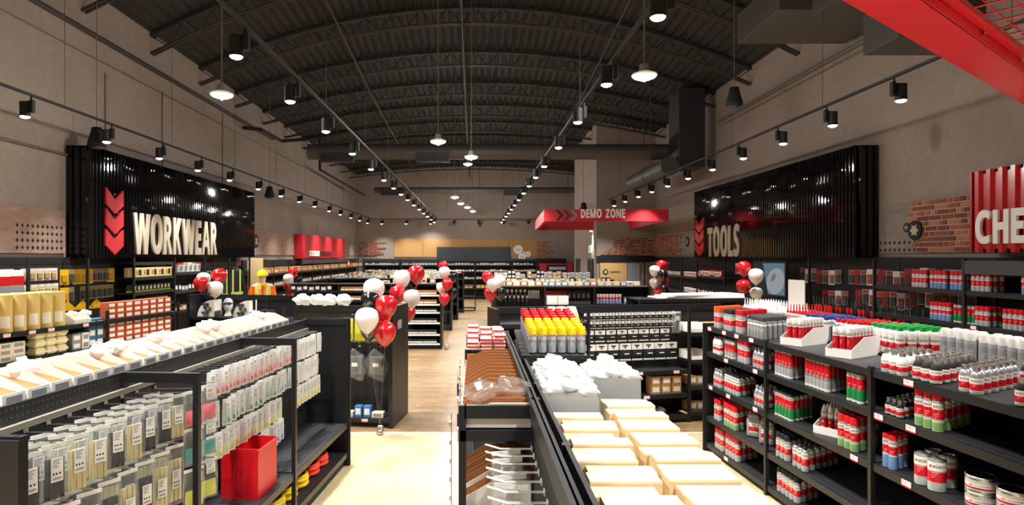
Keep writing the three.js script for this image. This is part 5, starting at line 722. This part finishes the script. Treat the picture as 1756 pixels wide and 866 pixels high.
fill(gK, kx(11.15), kx(12.5), 1.93, [picBox], 0.01, 'box printed with a black glove on the wall', 'glove picture boxes', { turn: 0 }); fill(gK, kx(11.15), kx(12.55), 1.66, [greenBox], 0.006, 'dark green pack on the wall, upper shelf', 'green packs'); fill(gK, kx(11.3), kx(12.55), 1.42, [greenBox], 0.01, 'dark green pack on the wall, lower shelf', 'green packs'); put(B.white, ...world(gK, kx(11.1) + 0.1, 1.421, -0.12), ryOf(gK), 'plain white box beside the lower green packs');
const bucketT = (m) => template('bucket', 'bucket', [['bucket_body', cyl(0.085, 0.07, 0.17, 16), M.paper], ['bucket_lid', cyl(0.09, 0.09, 0.025, 16, 0, 0.17, 0), m], ['bucket_label', new THREE.CylinderGeometry(0.085, 0.08, 0.08, 12, 1, true, -0.8, 1.6).translate(0, 0.09, 0.002), M.grey]]);
fill(gK, kx(12.9), kx(13.95), 1.98, [bucketT(M.red), bucketT(mat(0xd8c030, 0.5)), bucketT(M.white), bucketT(M.grey)], 0.03, 'small bucket on the high wall shelf', 'small buckets', { seq: true });
{ const hm = thing('head_form_display', 'display head with red and white mask on the high shelf', 'display head', world(gK, kx(12.75), 1.981, -0.18), ryOf(gK)); part(hm, 'head_form', headShape.clone().scale(0.8, 0.75, 0.8), M.blackMatt); part(hm, 'mask', rbox(0.1, 0.09, 0.06, 0.02, 0, 0.13, 0.07, 2), M.paper); part(hm, 'mask_valve', cyl(0.02, 0.02, 0.03, 10).rotateX(PI2).translate(0, 0.13, 0.09), M.red); }
fill(gK, kx(12.7), kx(14), 1.6, [B.grey, B.black, B.redwhite], 0.02, 'grey hanging pack below the buckets', 'packs below buckets'); fill(gK, kx(12.7), kx(14), 1.2, [B.grey, B.tan, B.orangeBox], 0.02, 'small pack on the low wall shelf', 'low wall shelf packs');
const jacketT = template('hivis_jacket', 'jacket', [['jacket_body', rbox(0.5, 0.75, 0.14, 0.06, 0, -0.42, 0, 3), M.blackMatt], ['sleeve', rod([-0.24, -0.12, 0], [-0.36, -0.72, 0.02], 0.075, 10), M.blackMatt], ['sleeve', rod([0.24, -0.12, 0], [0.36, -0.72, 0.02], 0.075, 10), M.blackMatt], ['reflective_band', [box(0.06, 0.74, 0.15, -0.14, -0.42, 0), box(0.06, 0.74, 0.15, 0.14, -0.42, 0), box(0.51, 0.07, 0.15, 0, -0.66, 0)], mat(0xc8e070, 0.4)], ['hanger', tube([[-0.2, -0.08, 0], [0, 0.0, 0], [0.2, -0.08, 0]], 0.01, 8, 5), M.tin]]);
[[14.6, 0.5], [15.4, 0.9], [16.2, 1.2]].forEach(([d, t], i) => hang(gK, jacketT, kx(d), 2.02, -0.2, -t + 0.9, `dark work jacket with lime bands on the wall, ${ORD[i]} from the buckets`, 'work jackets'));
solo('clothes_rail', 'black clothes rail holding the dark work jackets', 'rail', rod([-6.18, 2.035, -14.2], [-6.18, 2.035, -16.9], 0.012, 8), M.black);
for (const [a, b, n] of [[0.1, 3, 'first'], [3.1, 6, 'second'], [6.1, 9, 'third'], [9.1, 12.3, 'fourth'], [13.1, 16.3, 'fifth']]) for (const [y, r] of [[1.8, 'upper'], [1.42, 'middle'], [1.0, 'lower']]) fill(gK2, a, b, y, r === 'upper' ? [B.kraftL, B.kraftL, B.kraft] : [B.white, B.grey, B.tan, B.kraft], 0.03, `box past the mannequin, ${n} stretch, ${r} shelf`, 'boxes past the mannequin');
put(smallBox(0.45, 0.33, 0.26, M.red, M.paper, 'red_carton'), ...world(gK2, 12.7, 1.801, -0.17), ryOf(gK2), 'bright red carton high under the red box sign'); solo('poster_stand', 'tall tan display panel beside the hi-vis mannequin', 'display panel', rbox(0.42, 2.25, 0.06, 0.01, -5.9, 1.125, -16.95), M.carton);
// ---------------------------------------------------------------- back wall goods
for (let b = 0; b < 5; b++) for (const [y, n] of [[1.85, 'upper'], [1.5, 'middle'], [1.1, 'lower'], [0.6, 'low']]) fill(gL, b * 2 + 0.06, b * 2 + (b === 4 ? 1.3 : 1.94), y, n === 'upper' ? [B.white, B.white, B.cream] : n === 'low' ? [B.kraft, B.kraftL] : [B.cream, B.grey, B.white, B.tan], n === 'upper' ? 0.05 : 0.03, `pack on the back wall, ${ORD[b]} bay, ${n} shelf`, 'back wall packs');
{ const t = thing('red_cabinet', 'red framed screen cabinet near the narrow brick patch', 'cabinet', [4.3, 0, -33.6]); part(t, 'cabinet_frame', [rbox(1.7, 1.95, 0.4, 0.02, 0, 0.975, 0)], M.redSign); part(t, 'screen', box(1.1, 0.42, 0.02, 0, 1.65, 0.21), M.blackMatt); part(t, 'screen_picture', box(0.9, 0.16, 0.02, 0.05, 1.68, 0.212), mat(0xa8c0d8, 0.5)); }
for (let i = 0; i < 6; i++) hang(gL, template('power_tool', 'tool', [['tool_body', rbox(0.2, 0.1, 0.1, 0.03, 0, -0.08, 0, 2), M.blackMatt], ['tool_grip', rbox(0.06, 0.14, 0.07, 0.02, -0.05, -0.18, 0), M.blackMatt], ['battery', rbox(0.1, 0.06, 0.09, 0.01, -0.05, -0.27, 0), M.red]]), 9.5 + i * 0.24, 2.1, 0.1, 0, `black and red power tool on the back wall, ${ORD[i]} from left`, 'power tools at the back');
part(gL, 'tool_panel', box(1.6, 0.6, 0.04, 10.1, 1.9, -0.02), M.blackMatt);
{ const t = thing('roll_cage', 'small black trolley standing at the far aisle end', 'trolley', [-0.35, 0, -27]); for (const [x, z] of [[-0.35, -0.25], [0.35, -0.25], [-0.35, 0.25], [0.35, 0.25]]) part(t, 'upright', box(0.04, 1.1, 0.04, x, 0.6, z), M.black); for (const y of [0.12, 0.6, 1.05]) part(t, 'deck', box(0.74, 0.03, 0.54, 0, y, 0), M.black); for (const [x, z] of [[-0.33, 0.2], [0.33, 0.2], [-0.33, -0.2], [0.33, -0.2]]) part(t, 'wheel', cyl(0.05, 0.05, 0.03, 12).rotateZ(PI2).translate(x, 0.05, z), M.blackMatt); }
// ---------------------------------------------------------------- tools wall goods
const packRed = template('carded_pack', 'pack', [['card', box(0.12, 0.26, 0.005, 0, -0.13, 0), mat(0xa02420, 0.6)], ['blister', rbox(0.08, 0.14, 0.02, 0.008, 0, -0.16, 0.012), mat(0x6a2a26, 0.5)]]), packGrey = template('carded_pack', 'pack', [['card', box(0.11, 0.24, 0.005, 0, -0.12, 0), M.grey], ['blister', rbox(0.08, 0.14, 0.02, 0.008, 0, -0.15, 0.012), M.darkGrey], ['red_label', box(0.08, 0.04, 0.003, 0, -0.04, 0.004), M.red]]), packPale = template('carded_pack', 'pack', [['card', box(0.1, 0.26, 0.004, 0, -0.13, 0), M.paper], ['blister', rbox(0.07, 0.15, 0.02, 0.008, 0, -0.16, 0.012), mat(0xb05040, 0.5)]]);
const packs3 = [packRed, packGrey, packPale, packGrey];
for (const [d0, n, y, dx, w] of [[12.2, 7, 2.08, 0.2, 'by the screen'], [10.6, 9, 2.1, 0.16, 'above the long brushes'], [10.4, 8, 1.78, 0.17, 'second row above the brushes'], [9.2, 8, 2.14, 0.15, 'beside the red can shelves'], [9.1, 8, 1.86, 0.15, 'second row beside the red cans'], [11.4, 4, 1.72, 0.2, 'low by the screen']]) for (let i = 0; i < n; i++) hang(gJ, packs3[(i * 3 + n) % 4], jx(d0) + i * dx, y - rr(0, 0.03), -0.34, 0.55 + rr(-0.1, 0.1), `hanging pack on the tools wall ${w}, ${ORD[i]} from left`, 'hanging packs on the tools wall');
const brushT = template('screwdriver', 'tool', [['handle', lathe([[0.001, 0], [0.016, 0.005], [0.019, 0.05], [0.014, 0.11], [0.001, 0.115]], 8), M.red], ['blade', cyl(0.005, 0.006, 0.13, 6, 0, 0.11, 0), M.darkGrey]]), brushB = template('screwdriver', 'tool', [['handle', lathe([[0.001, 0], [0.016, 0.005], [0.019, 0.05], [0.014, 0.11], [0.001, 0.115]], 8), M.blackMatt], ['blade', cyl(0.005, 0.006, 0.13, 6, 0, 0.11, 0), M.tin]]);
for (let i = 0; i < 64; i++) { const d = 11.9 - i * 0.052; put(i % 3 ? brushT : brushB, ...world(gJ, jx(d), 1.351, -0.06 - (i % 2) * 0.07), ryOf(gJ), `upright ${i % 3 ? 'red' : 'black'} handled screwdriver along the tools wall, place ${['one', 'two', 'three', 'four', 'five', 'six', 'seven', 'eight'][i >> 3]} ${ORD[i % 8]}`, 'screwdrivers along the wall'); }
part(gJ, 'rail_strip', box(3.9, 0.04, 0.01, jx(10.2), 1.33, 0.0), M.grey);
// aerosols on the wall by the red sign
for (const [k, d, n, nz, y, l] of [['redgrey', 8.7, 4, 3, 1.88, 'first block high by the red sign'], ['bluebase', 8.35, 4, 3, 1.88, 'second block high by the red sign'], ['bluebase', 8.0, 4, 3, 1.88, 'third block high by the red sign'], ['redgrey', 7.66, 4, 3, 1.88, 'fourth block high by the red sign'], ['bluebase', 6.95, 5, 3, 1.88, 'block high under the red sign'], ['bluebase', 8.35, 5, 3, 1.47, 'first block low by the red sign'], ['tubegreen', 7.95, 5, 3, 1.47, 'green tube block low by the red sign'], ['redgrey', 7.6, 3, 3, 1.47, 'small block low by the red sign'], ['redgrey', 7.2, 6, 3, 1.47, 'wide block low under the red sign'], ['smallwhite', 6.42, 2, 2, 1.88, 'pale bottle pair under the red sign']]) block(gJ, CAN[k], jx(d), y, -0.07, n, nz, { dx: 0.072, label: l.includes('bottle') ? l : `${k === 'tubegreen' ? 'green' : 'red'} can, ${l}`, group: 'wall cans', turn: 0.8 });
put(jugAmber, ...world(gJ, jx(6.55), 1.471, -0.12), ryOf(gJ) + 0.8, 'amber plastic jug on the wall under the red sign'); put(jugAmber, ...world(gJ, jx(6.35), 1.471, -0.15), ryOf(gJ) + 0.8, 'second amber jug at the frame edge'); priceTags(gJ, [[jx(6.6), 1.47], [jx(7.6), 1.47]]);
// wall beyond: boxed sets, hanging tools, the screen
fill(gJ, 4.1, 5.2, 1.75, [B.redwhite, B.kraft, B.redwhite], 0.02, 'red box set on the tools wall shelf', 'red box sets'); fill(gJ, 5.35, 7.0, 1.8, [B.redwhite, B.red], 0.03, 'red boxed tool set beside the screen', 'boxed tool sets'); fill(gJ, 2.1, 4.0, 1.75, [B.white, B.grey], 0.03, 'pale box on the tools wall past the balloons', 'pale tools wall boxes'); fill(gJ, 4.1, 7.0, 1.3, [B.white, B.black, B.grey, B.redwhite], 0.03, 'small box low on the tools wall', 'low tools wall boxes');
const pegTool = template('hand_tool', 'tool', [['grip', rbox(0.035, 0.12, 0.03, 0.01, 0, -0.16, 0), M.red], ['head', rbox(0.05, 0.06, 0.025, 0.008, 0, -0.05, 0), M.tin]]);
[2.14, 1.86, 1.58].forEach((y, r) => { for (let i = 0; i < 9; i++) hang(gJ, i % 2 ? packRed : pegTool, 0.15 + i * 0.2, y, -0.36, 0.5, `red tool or pack near the corner room, ${ORD[r]} row, ${ORD[i]} from left`, 'red corner tools'); });
for (let i = 0; i < 5; i++) hang(gJ, packPale, 7.1 + i * 0.16, 2.14, -0.36, 0.5, `pale hanging pack above the boxed tool sets, ${ORD[i]} from left`, 'pale packs above sets');
{ const tex = canvasTex(128, 96, (c) => { c.fillStyle = '#0d2a35'; c.fillRect(0, 0, 128, 96); c.fillStyle = '#7fb2cf'; c.beginPath(); c.moveTo(40, 0); c.lineTo(128, 0); c.lineTo(128, 96); c.lineTo(62, 96); c.fill(); c.fillStyle = '#dfe8ea'; c.beginPath(); c.ellipse(92, 55, 34, 42, 0.5, 0, 7); c.fill(); c.fillStyle = '#8fa8b0'; c.beginPath(); c.ellipse(84, 44, 7, 14, 0.6, 0, 7); c.fill(); });
  const t = thing('wall_screen', 'lit flat screen showing a pale blue picture on the tools wall', 'screen', [5.9, 1.86, -12.65], -PI2 + 0.1); part(t, 'bezel', rbox(1.16, 0.68, 0.06, 0.01), M.blackMatt); part(t, 'display', box(1.1, 0.62, 0.004, 0, 0, 0.031), new THREE.MeshStandardMaterial({ color: 0x111111, roughness: 0.3, emissive: 0xffffff, emissiveMap: tex, emissiveIntensity: 0.35 })); part(t, 'wall_arm', box(0.1, 0.1, 0.3, 0, 0, -0.17), M.black); }
solo('pale_wall_board', 'plain pale panel standing on the shelf beside the screen', 'panel', rbox(0.02, 0.5, 0.5, 0.004), M.paper, [5.9, 1.62, -11.6], 0.1);
solo('white_binder', 'upright grey white case on the rack at the frame edge', 'case', rbox(0.2, 0.26, 0.12, 0.02), M.white, world(gI2, 1.08, 1.611, -0.3), ryOf(gI2) + 0.4);
for (let i = 0; i < 8; i++) put(CAN.bottlesmall, ...world(gI2, 1.2 + (i % 2) * 0.055, 1.481, -0.2 - (i >> 1) * 0.06), 0, `tiny bottle past the nearer red tray, ${i % 2 ? 'second' : 'first'} row, ${ORD[i >> 1]}`, 'tiny bottles');
// ---------------------------------------------------------------- balloons
const balloonGeo = lathe([[0.0005, -0.172], [0.014, -0.166], [0.044, -0.146], [0.1, -0.092], [0.134, -0.025], [0.144, 0.03], [0.138, 0.078], [0.109, 0.124], [0.062, 0.149], [0.0005, 0.158]], 26), knotGeo = new THREE.ConeGeometry(0.013, 0.025, 8).translate(0, -0.18, 0);
const latex = { red: phys(0xd01824, 0.22, { transmission: 0.12, clearcoat: 0.6, clearcoatRoughness: 0.1 }), white: phys(0xf6f4f2, 0.25, { clearcoat: 0.5, clearcoatRoughness: 0.12 }), pink: phys(0xe4d4d4, 0.25, { clearcoat: 0.5, clearcoatRoughness: 0.12 }), black: phys(0x10141a, 0.18, { clearcoat: 0.7, clearcoatRoughness: 0.08 }) };
function balloons(where, base, list) {               // list: [colour, dx, y, dz, size, how it sits]
  for (let it = 0; it < 80; it++) for (const a of list) for (const b of list) { if (a === b) continue; const r = 0.142 * (a[4] + b[4]), h2 = r * r - (a[1] - b[1]) ** 2 - ((a[2] - b[2]) * 0.88) ** 2; if (h2 <= 0) continue; const need = Math.sqrt(h2), gap = a[3] - b[3]; if (Math.abs(gap) < need) { const q = (need - Math.abs(gap)) / 2 * (gap >= 0 ? 1 : -1); a[3] += q; b[3] -= q; } }
  list.forEach(([c, dx, y, dz, s, sits]) => {
    const t = thing('balloon', `${c === 'pink' ? 'pale pink white' : c} balloon ${sits}, ${where}`, 'balloon', [base[0] + dx, y, base[2] + dz], 0, 'balloons ' + where);
    part(t, 'skin', balloonGeo.clone().scale(s, s, s), latex[c]); part(t, 'knot', knotGeo.clone().scale(s, s, s), latex[c]);
    part(t, 'ribbon', tube([[0, -0.18 * s, 0], [-dx * 0.5, (base[1] - y) * 0.45 - 0.1, -dz * 0.5], [-dx, base[1] + 0.06 - y, -dz]], 0.0007, 8, 3), M.grey);
  });
  const w = thing('balloon_weight', `silver foil balloon weight ${where}`, 'weight', base); part(w, 'foil_wrap', crumple(0.09, 0.09, 0.09, 3), M.tin); part(w, 'foil_frill', new THREE.ConeGeometry(0.04, 0.05, 9, 1, true).rotateX(Math.PI).translate(0, 0.09, 0), M.tin);
}
const px = (x, y, d) => [(x - 815) * d / 1084, E - (y - 440) * d / 1084, -d];
function cluster(where, foot, d, list) { const b = [(foot[0] - 815) * foot[1] / 1084, foot[2], -foot[1]]; balloons(where, b, list.map(([c, x, y, s, sits, dd = 0]) => { const p = px(x, y, d + dd); return [c, p[0] - b[0], p[1], p[2] - b[2], s, sits]; })); }
cluster('at the corner gondola', [652, 8.15, 0], 7.95, [['white', 641, 498, 0.98, 'uppermost', 0.3], ['black', 634, 518, 0.86, 'left of the red ones', 0.05], ['white', 630, 549, 1.02, 'low at the left', -0.15], ['red', 663, 526, 0.95, 'in the middle', 0], ['black', 633, 566, 0.9, 'half hidden below a white one', 0.3], ['red', 659, 573, 0.98, 'lowest', -0.1], ['red', 655, 543, 0.9, 'behind the middle', 0.25]]);
cluster('above the corner end panel', [694, 10.3, 0], 10.2, [['red', 683, 505, 0.95, 'at the left', 0], ['white', 689, 479, 0.98, 'at the upper left', 0.1], ['red', 713, 471, 0.98, 'highest', 0.2], ['pink', 707, 512, 0.95, 'at the lower right', -0.1], ['red', 699, 538, 0.9, 'lowest and half hidden', 0.2], ['black', 703, 492, 0.85, 'behind the others', 0.35]]);
cluster('by the bin rack end', [766, 15.6, 0], 15.4, [['red', 760, 457, 0.85, 'highest', 0.2], ['pink', 762, 468, 0.98, 'near the top', 0], ['black', 776, 475, 0.92, 'right of the top', 0.3], ['red', 767, 488, 0.95, 'in the middle', -0.05], ['white', 757, 494, 0.9, 'at the left', 0.2], ['black', 775, 503, 0.95, 'at the lower right', 0.1], ['red', 762, 513, 0.95, 'lowest', 0]]);
cluster('across the aisle from the bin rack', [846, 13.6, 0], 13.7, [['red', 836, 476, 0.88, 'at the upper left', 0.15], ['pink', 845, 489, 0.92, 'in the middle', -0.1], ['white', 856, 482, 0.9, 'at the upper right', 0.1], ['red', 841, 505, 0.98, 'lowest', 0.05], ['black', 858, 504, 0.9, 'at the lower right', 0.2]]);
cluster('over the display head gondola', [362, 10.95, 1.62], 11.0, [['red', 369, 475, 0.92, 'highest', 0], ['white', 349, 480, 0.85, 'behind at the left', 0.3], ['red', 350, 487, 0.85, 'at the left', -0.02], ['white', 371, 496, 0.92, 'lowest', 0.05]]);
cluster('beside the mannequin', [499, 17.2, 0], 17, [['red', 502, 468, 0.92, 'highest', 0], ['white', 496, 479, 0.95, 'second from the top', -0.05], ['black', 510, 481, 0.9, 'at the right', 0.2], ['red', 493, 491, 0.85, 'at the left', 0.1], ['white', 506, 499, 0.85, 'near the bottom', 0.15], ['red', 498, 510, 0.85, 'lowest', 0.05]]);
cluster('past the blue tubs', [1131, 16.2, 0], 16.1, [['red', 1136, 456, 0.92, 'highest', 0], ['white', 1123, 465, 0.92, 'at the upper left', -0.05], ['black', 1134, 472, 0.92, 'below the highest', -0.1], ['red', 1138, 481, 0.88, 'at the right', 0.15], ['pink', 1123, 486, 0.92, 'at the left', 0], ['black', 1138, 497, 0.9, 'at the lower right', 0.1], ['red', 1127, 504, 0.88, 'lowest', 0.05]]);
cluster('before the wall screen', [1284, 11.9, 0], 12, [['red', 1278, 461, 0.92, 'highest', 0], ['white', 1294, 474, 0.96, 'right of the highest', -0.05], ['red', 1275, 492, 0.92, 'at the lower left', 0.05], ['white', 1297, 504, 0.82, 'lowest', 0.1]]);
// ---------------------------------------------------------------- hi-vis mannequin
{
  const t = thing('mannequin', 'mannequin in yellow helmet and orange yellow hi-vis vest', 'mannequin', [-4.98, 0.16, -14.8], 0.35);
  const J = [[[0, 1.5, 0], [0, 1.56, 0.01], 0.055, 0.05], [[0, 1.63, 0.02], [0, 1.7, 0.01], 0.075, 0.086], [[0, 1.36, 0], [0, 1.08, 0], 0.135, 0.115], [[-0.1, 1.42, 0], [0.1, 1.42, 0], 0.1, 0.1], [[0, 1.05, 0], [0, 0.94, 0], 0.13, 0.14], [[-0.19, 1.42, 0], [-0.25, 1.15, -0.01], 0.06, 0.048], [[-0.25, 1.15, -0.01], [-0.24, 0.9, 0.08], 0.046, 0.034], [[-0.24, 0.9, 0.08], [-0.235, 0.8, 0.1], 0.04, 0.025], [[0.19, 1.42, 0], [0.25, 1.15, -0.01], 0.06, 0.048], [[0.25, 1.15, -0.01], [0.24, 0.9, 0.08], 0.046, 0.034], [[0.24, 0.9, 0.08], [0.235, 0.8, 0.1], 0.04, 0.025], [[-0.09, 0.92, 0], [-0.1, 0.5, 0.01], 0.09, 0.06], [[-0.1, 0.5, 0.01], [-0.1, 0.08, -0.02], 0.062, 0.04], [[0.09, 0.92, 0], [0.1, 0.5, 0.01], 0.09, 0.06], [[0.1, 0.5, 0.01], [0.1, 0.08, -0.02], 0.062, 0.04], [[-0.1, 0.04, -0.03], [-0.11, 0.035, 0.12], 0.04, 0.032], [[0.1, 0.04, -0.03], [0.11, 0.035, 0.12], 0.04, 0.032]];
  const A = new THREE.Vector3(), Bv = new THREE.Vector3(), Pv = new THREE.Vector3(), ab = new THREE.Vector3();
  const field = (x, y, z) => { let d = 1; for (const [a, b, r0, r1] of J) { A.set(...a); Bv.set(...b); ab.subVectors(Bv, A); Pv.set(x, y, z).sub(A); const h = Math.min(1, Math.max(0, Pv.dot(ab) / ab.lengthSq())); const q = Pv.addScaledVector(ab, -h).length() - (r0 + (r1 - r0) * h); const k = 0.05, m = Math.max(k - Math.abs(d - q), 0) / k; d = Math.min(d, q) - m * m * k * 0.25; } return d; };
  const N = 92, mc = new MarchingCubes(N, M.skin, false, false, 200000); mc.isolation = 0;
  const S = 1.02; for (let k = 0; k < N; k++) for (let j = 0; j < N; j++) for (let i = 0; i < N; i++) { const x = (i - N / 2) / (N / 2) * S, y = (j - N / 2) / (N / 2) * S + 0.95, z = (k - N / 2) / (N / 2) * S; mc.field[i + j * N + k * N * N] = Math.abs(x) > 0.42 || Math.abs(z) > 0.3 ? -0.3 : -field(x, y, z); }
  mc.update(); const n = mc.count * 3, g = new THREE.BufferGeometry(); g.setAttribute('position', new THREE.BufferAttribute(mc.positionArray.slice(0, n), 3)); g.setAttribute('normal', new THREE.BufferAttribute(mc.normalArray.slice(0, n), 3)); g.scale(S, S, S); g.translate(0, 0.95, 0);
  part(t, 'body', g, M.skin);
  const ring = (list, m, name) => { const pos = [], idx = [], K = 24; list.forEach(([y, rx, rz]) => { for (let i = 0; i < K; i++) { const a = i / K * 2 * Math.PI; pos.push(Math.cos(a) * rx, y, Math.sin(a) * rz); } }); for (let r = 0; r + 1 < list.length; r++) for (let i = 0; i < K; i++) { const a = r * K + i, b = r * K + (i + 1) % K; idx.push(a, a + K, b, b, a + K, b + K); } const q = new THREE.BufferGeometry(); q.setAttribute('position', new THREE.Float32BufferAttribute(pos, 3)); q.setIndex(idx); q.computeVertexNormals(); return part(t, name, q, m); };
  const vest = ring([[0.86, 0.2, 0.17], [1.05, 0.18, 0.155], [1.3, 0.205, 0.165], [1.45, 0.215, 0.13], [1.515, 0.12, 0.09], [1.54, 0.075, 0.075]], mat(0xf0c818, 0.6, 0, { side: THREE.DoubleSide }), 'vest');
  part(vest, 'silver_band', [new THREE.CylinderGeometry(1, 1, 0.05, 24, 1, true).scale(0.193, 1, 0.167).translate(0, 1.1, 0)], mat(0xe8e8dc, 0.35, 0, { side: THREE.DoubleSide })); part(vest, 'orange_panel', [box(0.07, 0.6, 0.02, 0, 1.17, 0.165)], mat(0xe85a18, 0.6)); part(vest, 'silver_strap', [box(0.04, 0.42, 0.02, -0.1, 1.3, 0.148), box(0.04, 0.42, 0.02, 0.1, 1.3, 0.148)], mat(0xe8e8dc, 0.35));
  for (const s of [-1, 1]) part(t, 'sleeve', rod([s * 0.19, 1.45, 0], [s * 0.255, 1.12, -0.01], 0.085, 14), mat(0xf06a10, 0.6));
  part(t, 'trousers', [rod([-0.1, 0.95, 0], [-0.1, 0.12, 0], 0.105, 14), rod([0.1, 0.95, 0], [0.1, 0.12, 0], 0.105, 14)], mat(0xe8c020, 0.6));
  const hat = part(t, 'helmet', new THREE.SphereGeometry(0.135, 20, 10, 0, 2 * Math.PI, 0, PI2).scale(0.95, 1.05, 1.1).translate(0, 1.7, 0.01), mat(0xf2cc00, 0.35, 0, { side: THREE.DoubleSide })); part(hat, 'brim', cyl(0.15, 0.15, 0.012, 20).scale(0.9, 1, 1.25).translate(0, 1.69, 0.03), mat(0xf2cc00, 0.35));
  part(t, 'plinth', cyl(0.3, 0.32, 0.16, 24, 0, -0.16, 0), M.black); part(t, 'face', [new THREE.SphereGeometry(0.012, 8, 6).translate(-0.035, 1.665, 0.085), new THREE.SphereGeometry(0.012, 8, 6).translate(0.035, 1.665, 0.085), new THREE.ConeGeometry(0.014, 0.045, 6).translate(0, 1.64, 0.1), box(0.04, 0.008, 0.01, 0, 1.6, 0.085)], M.skin);
}
renderer.render(scene, camera);
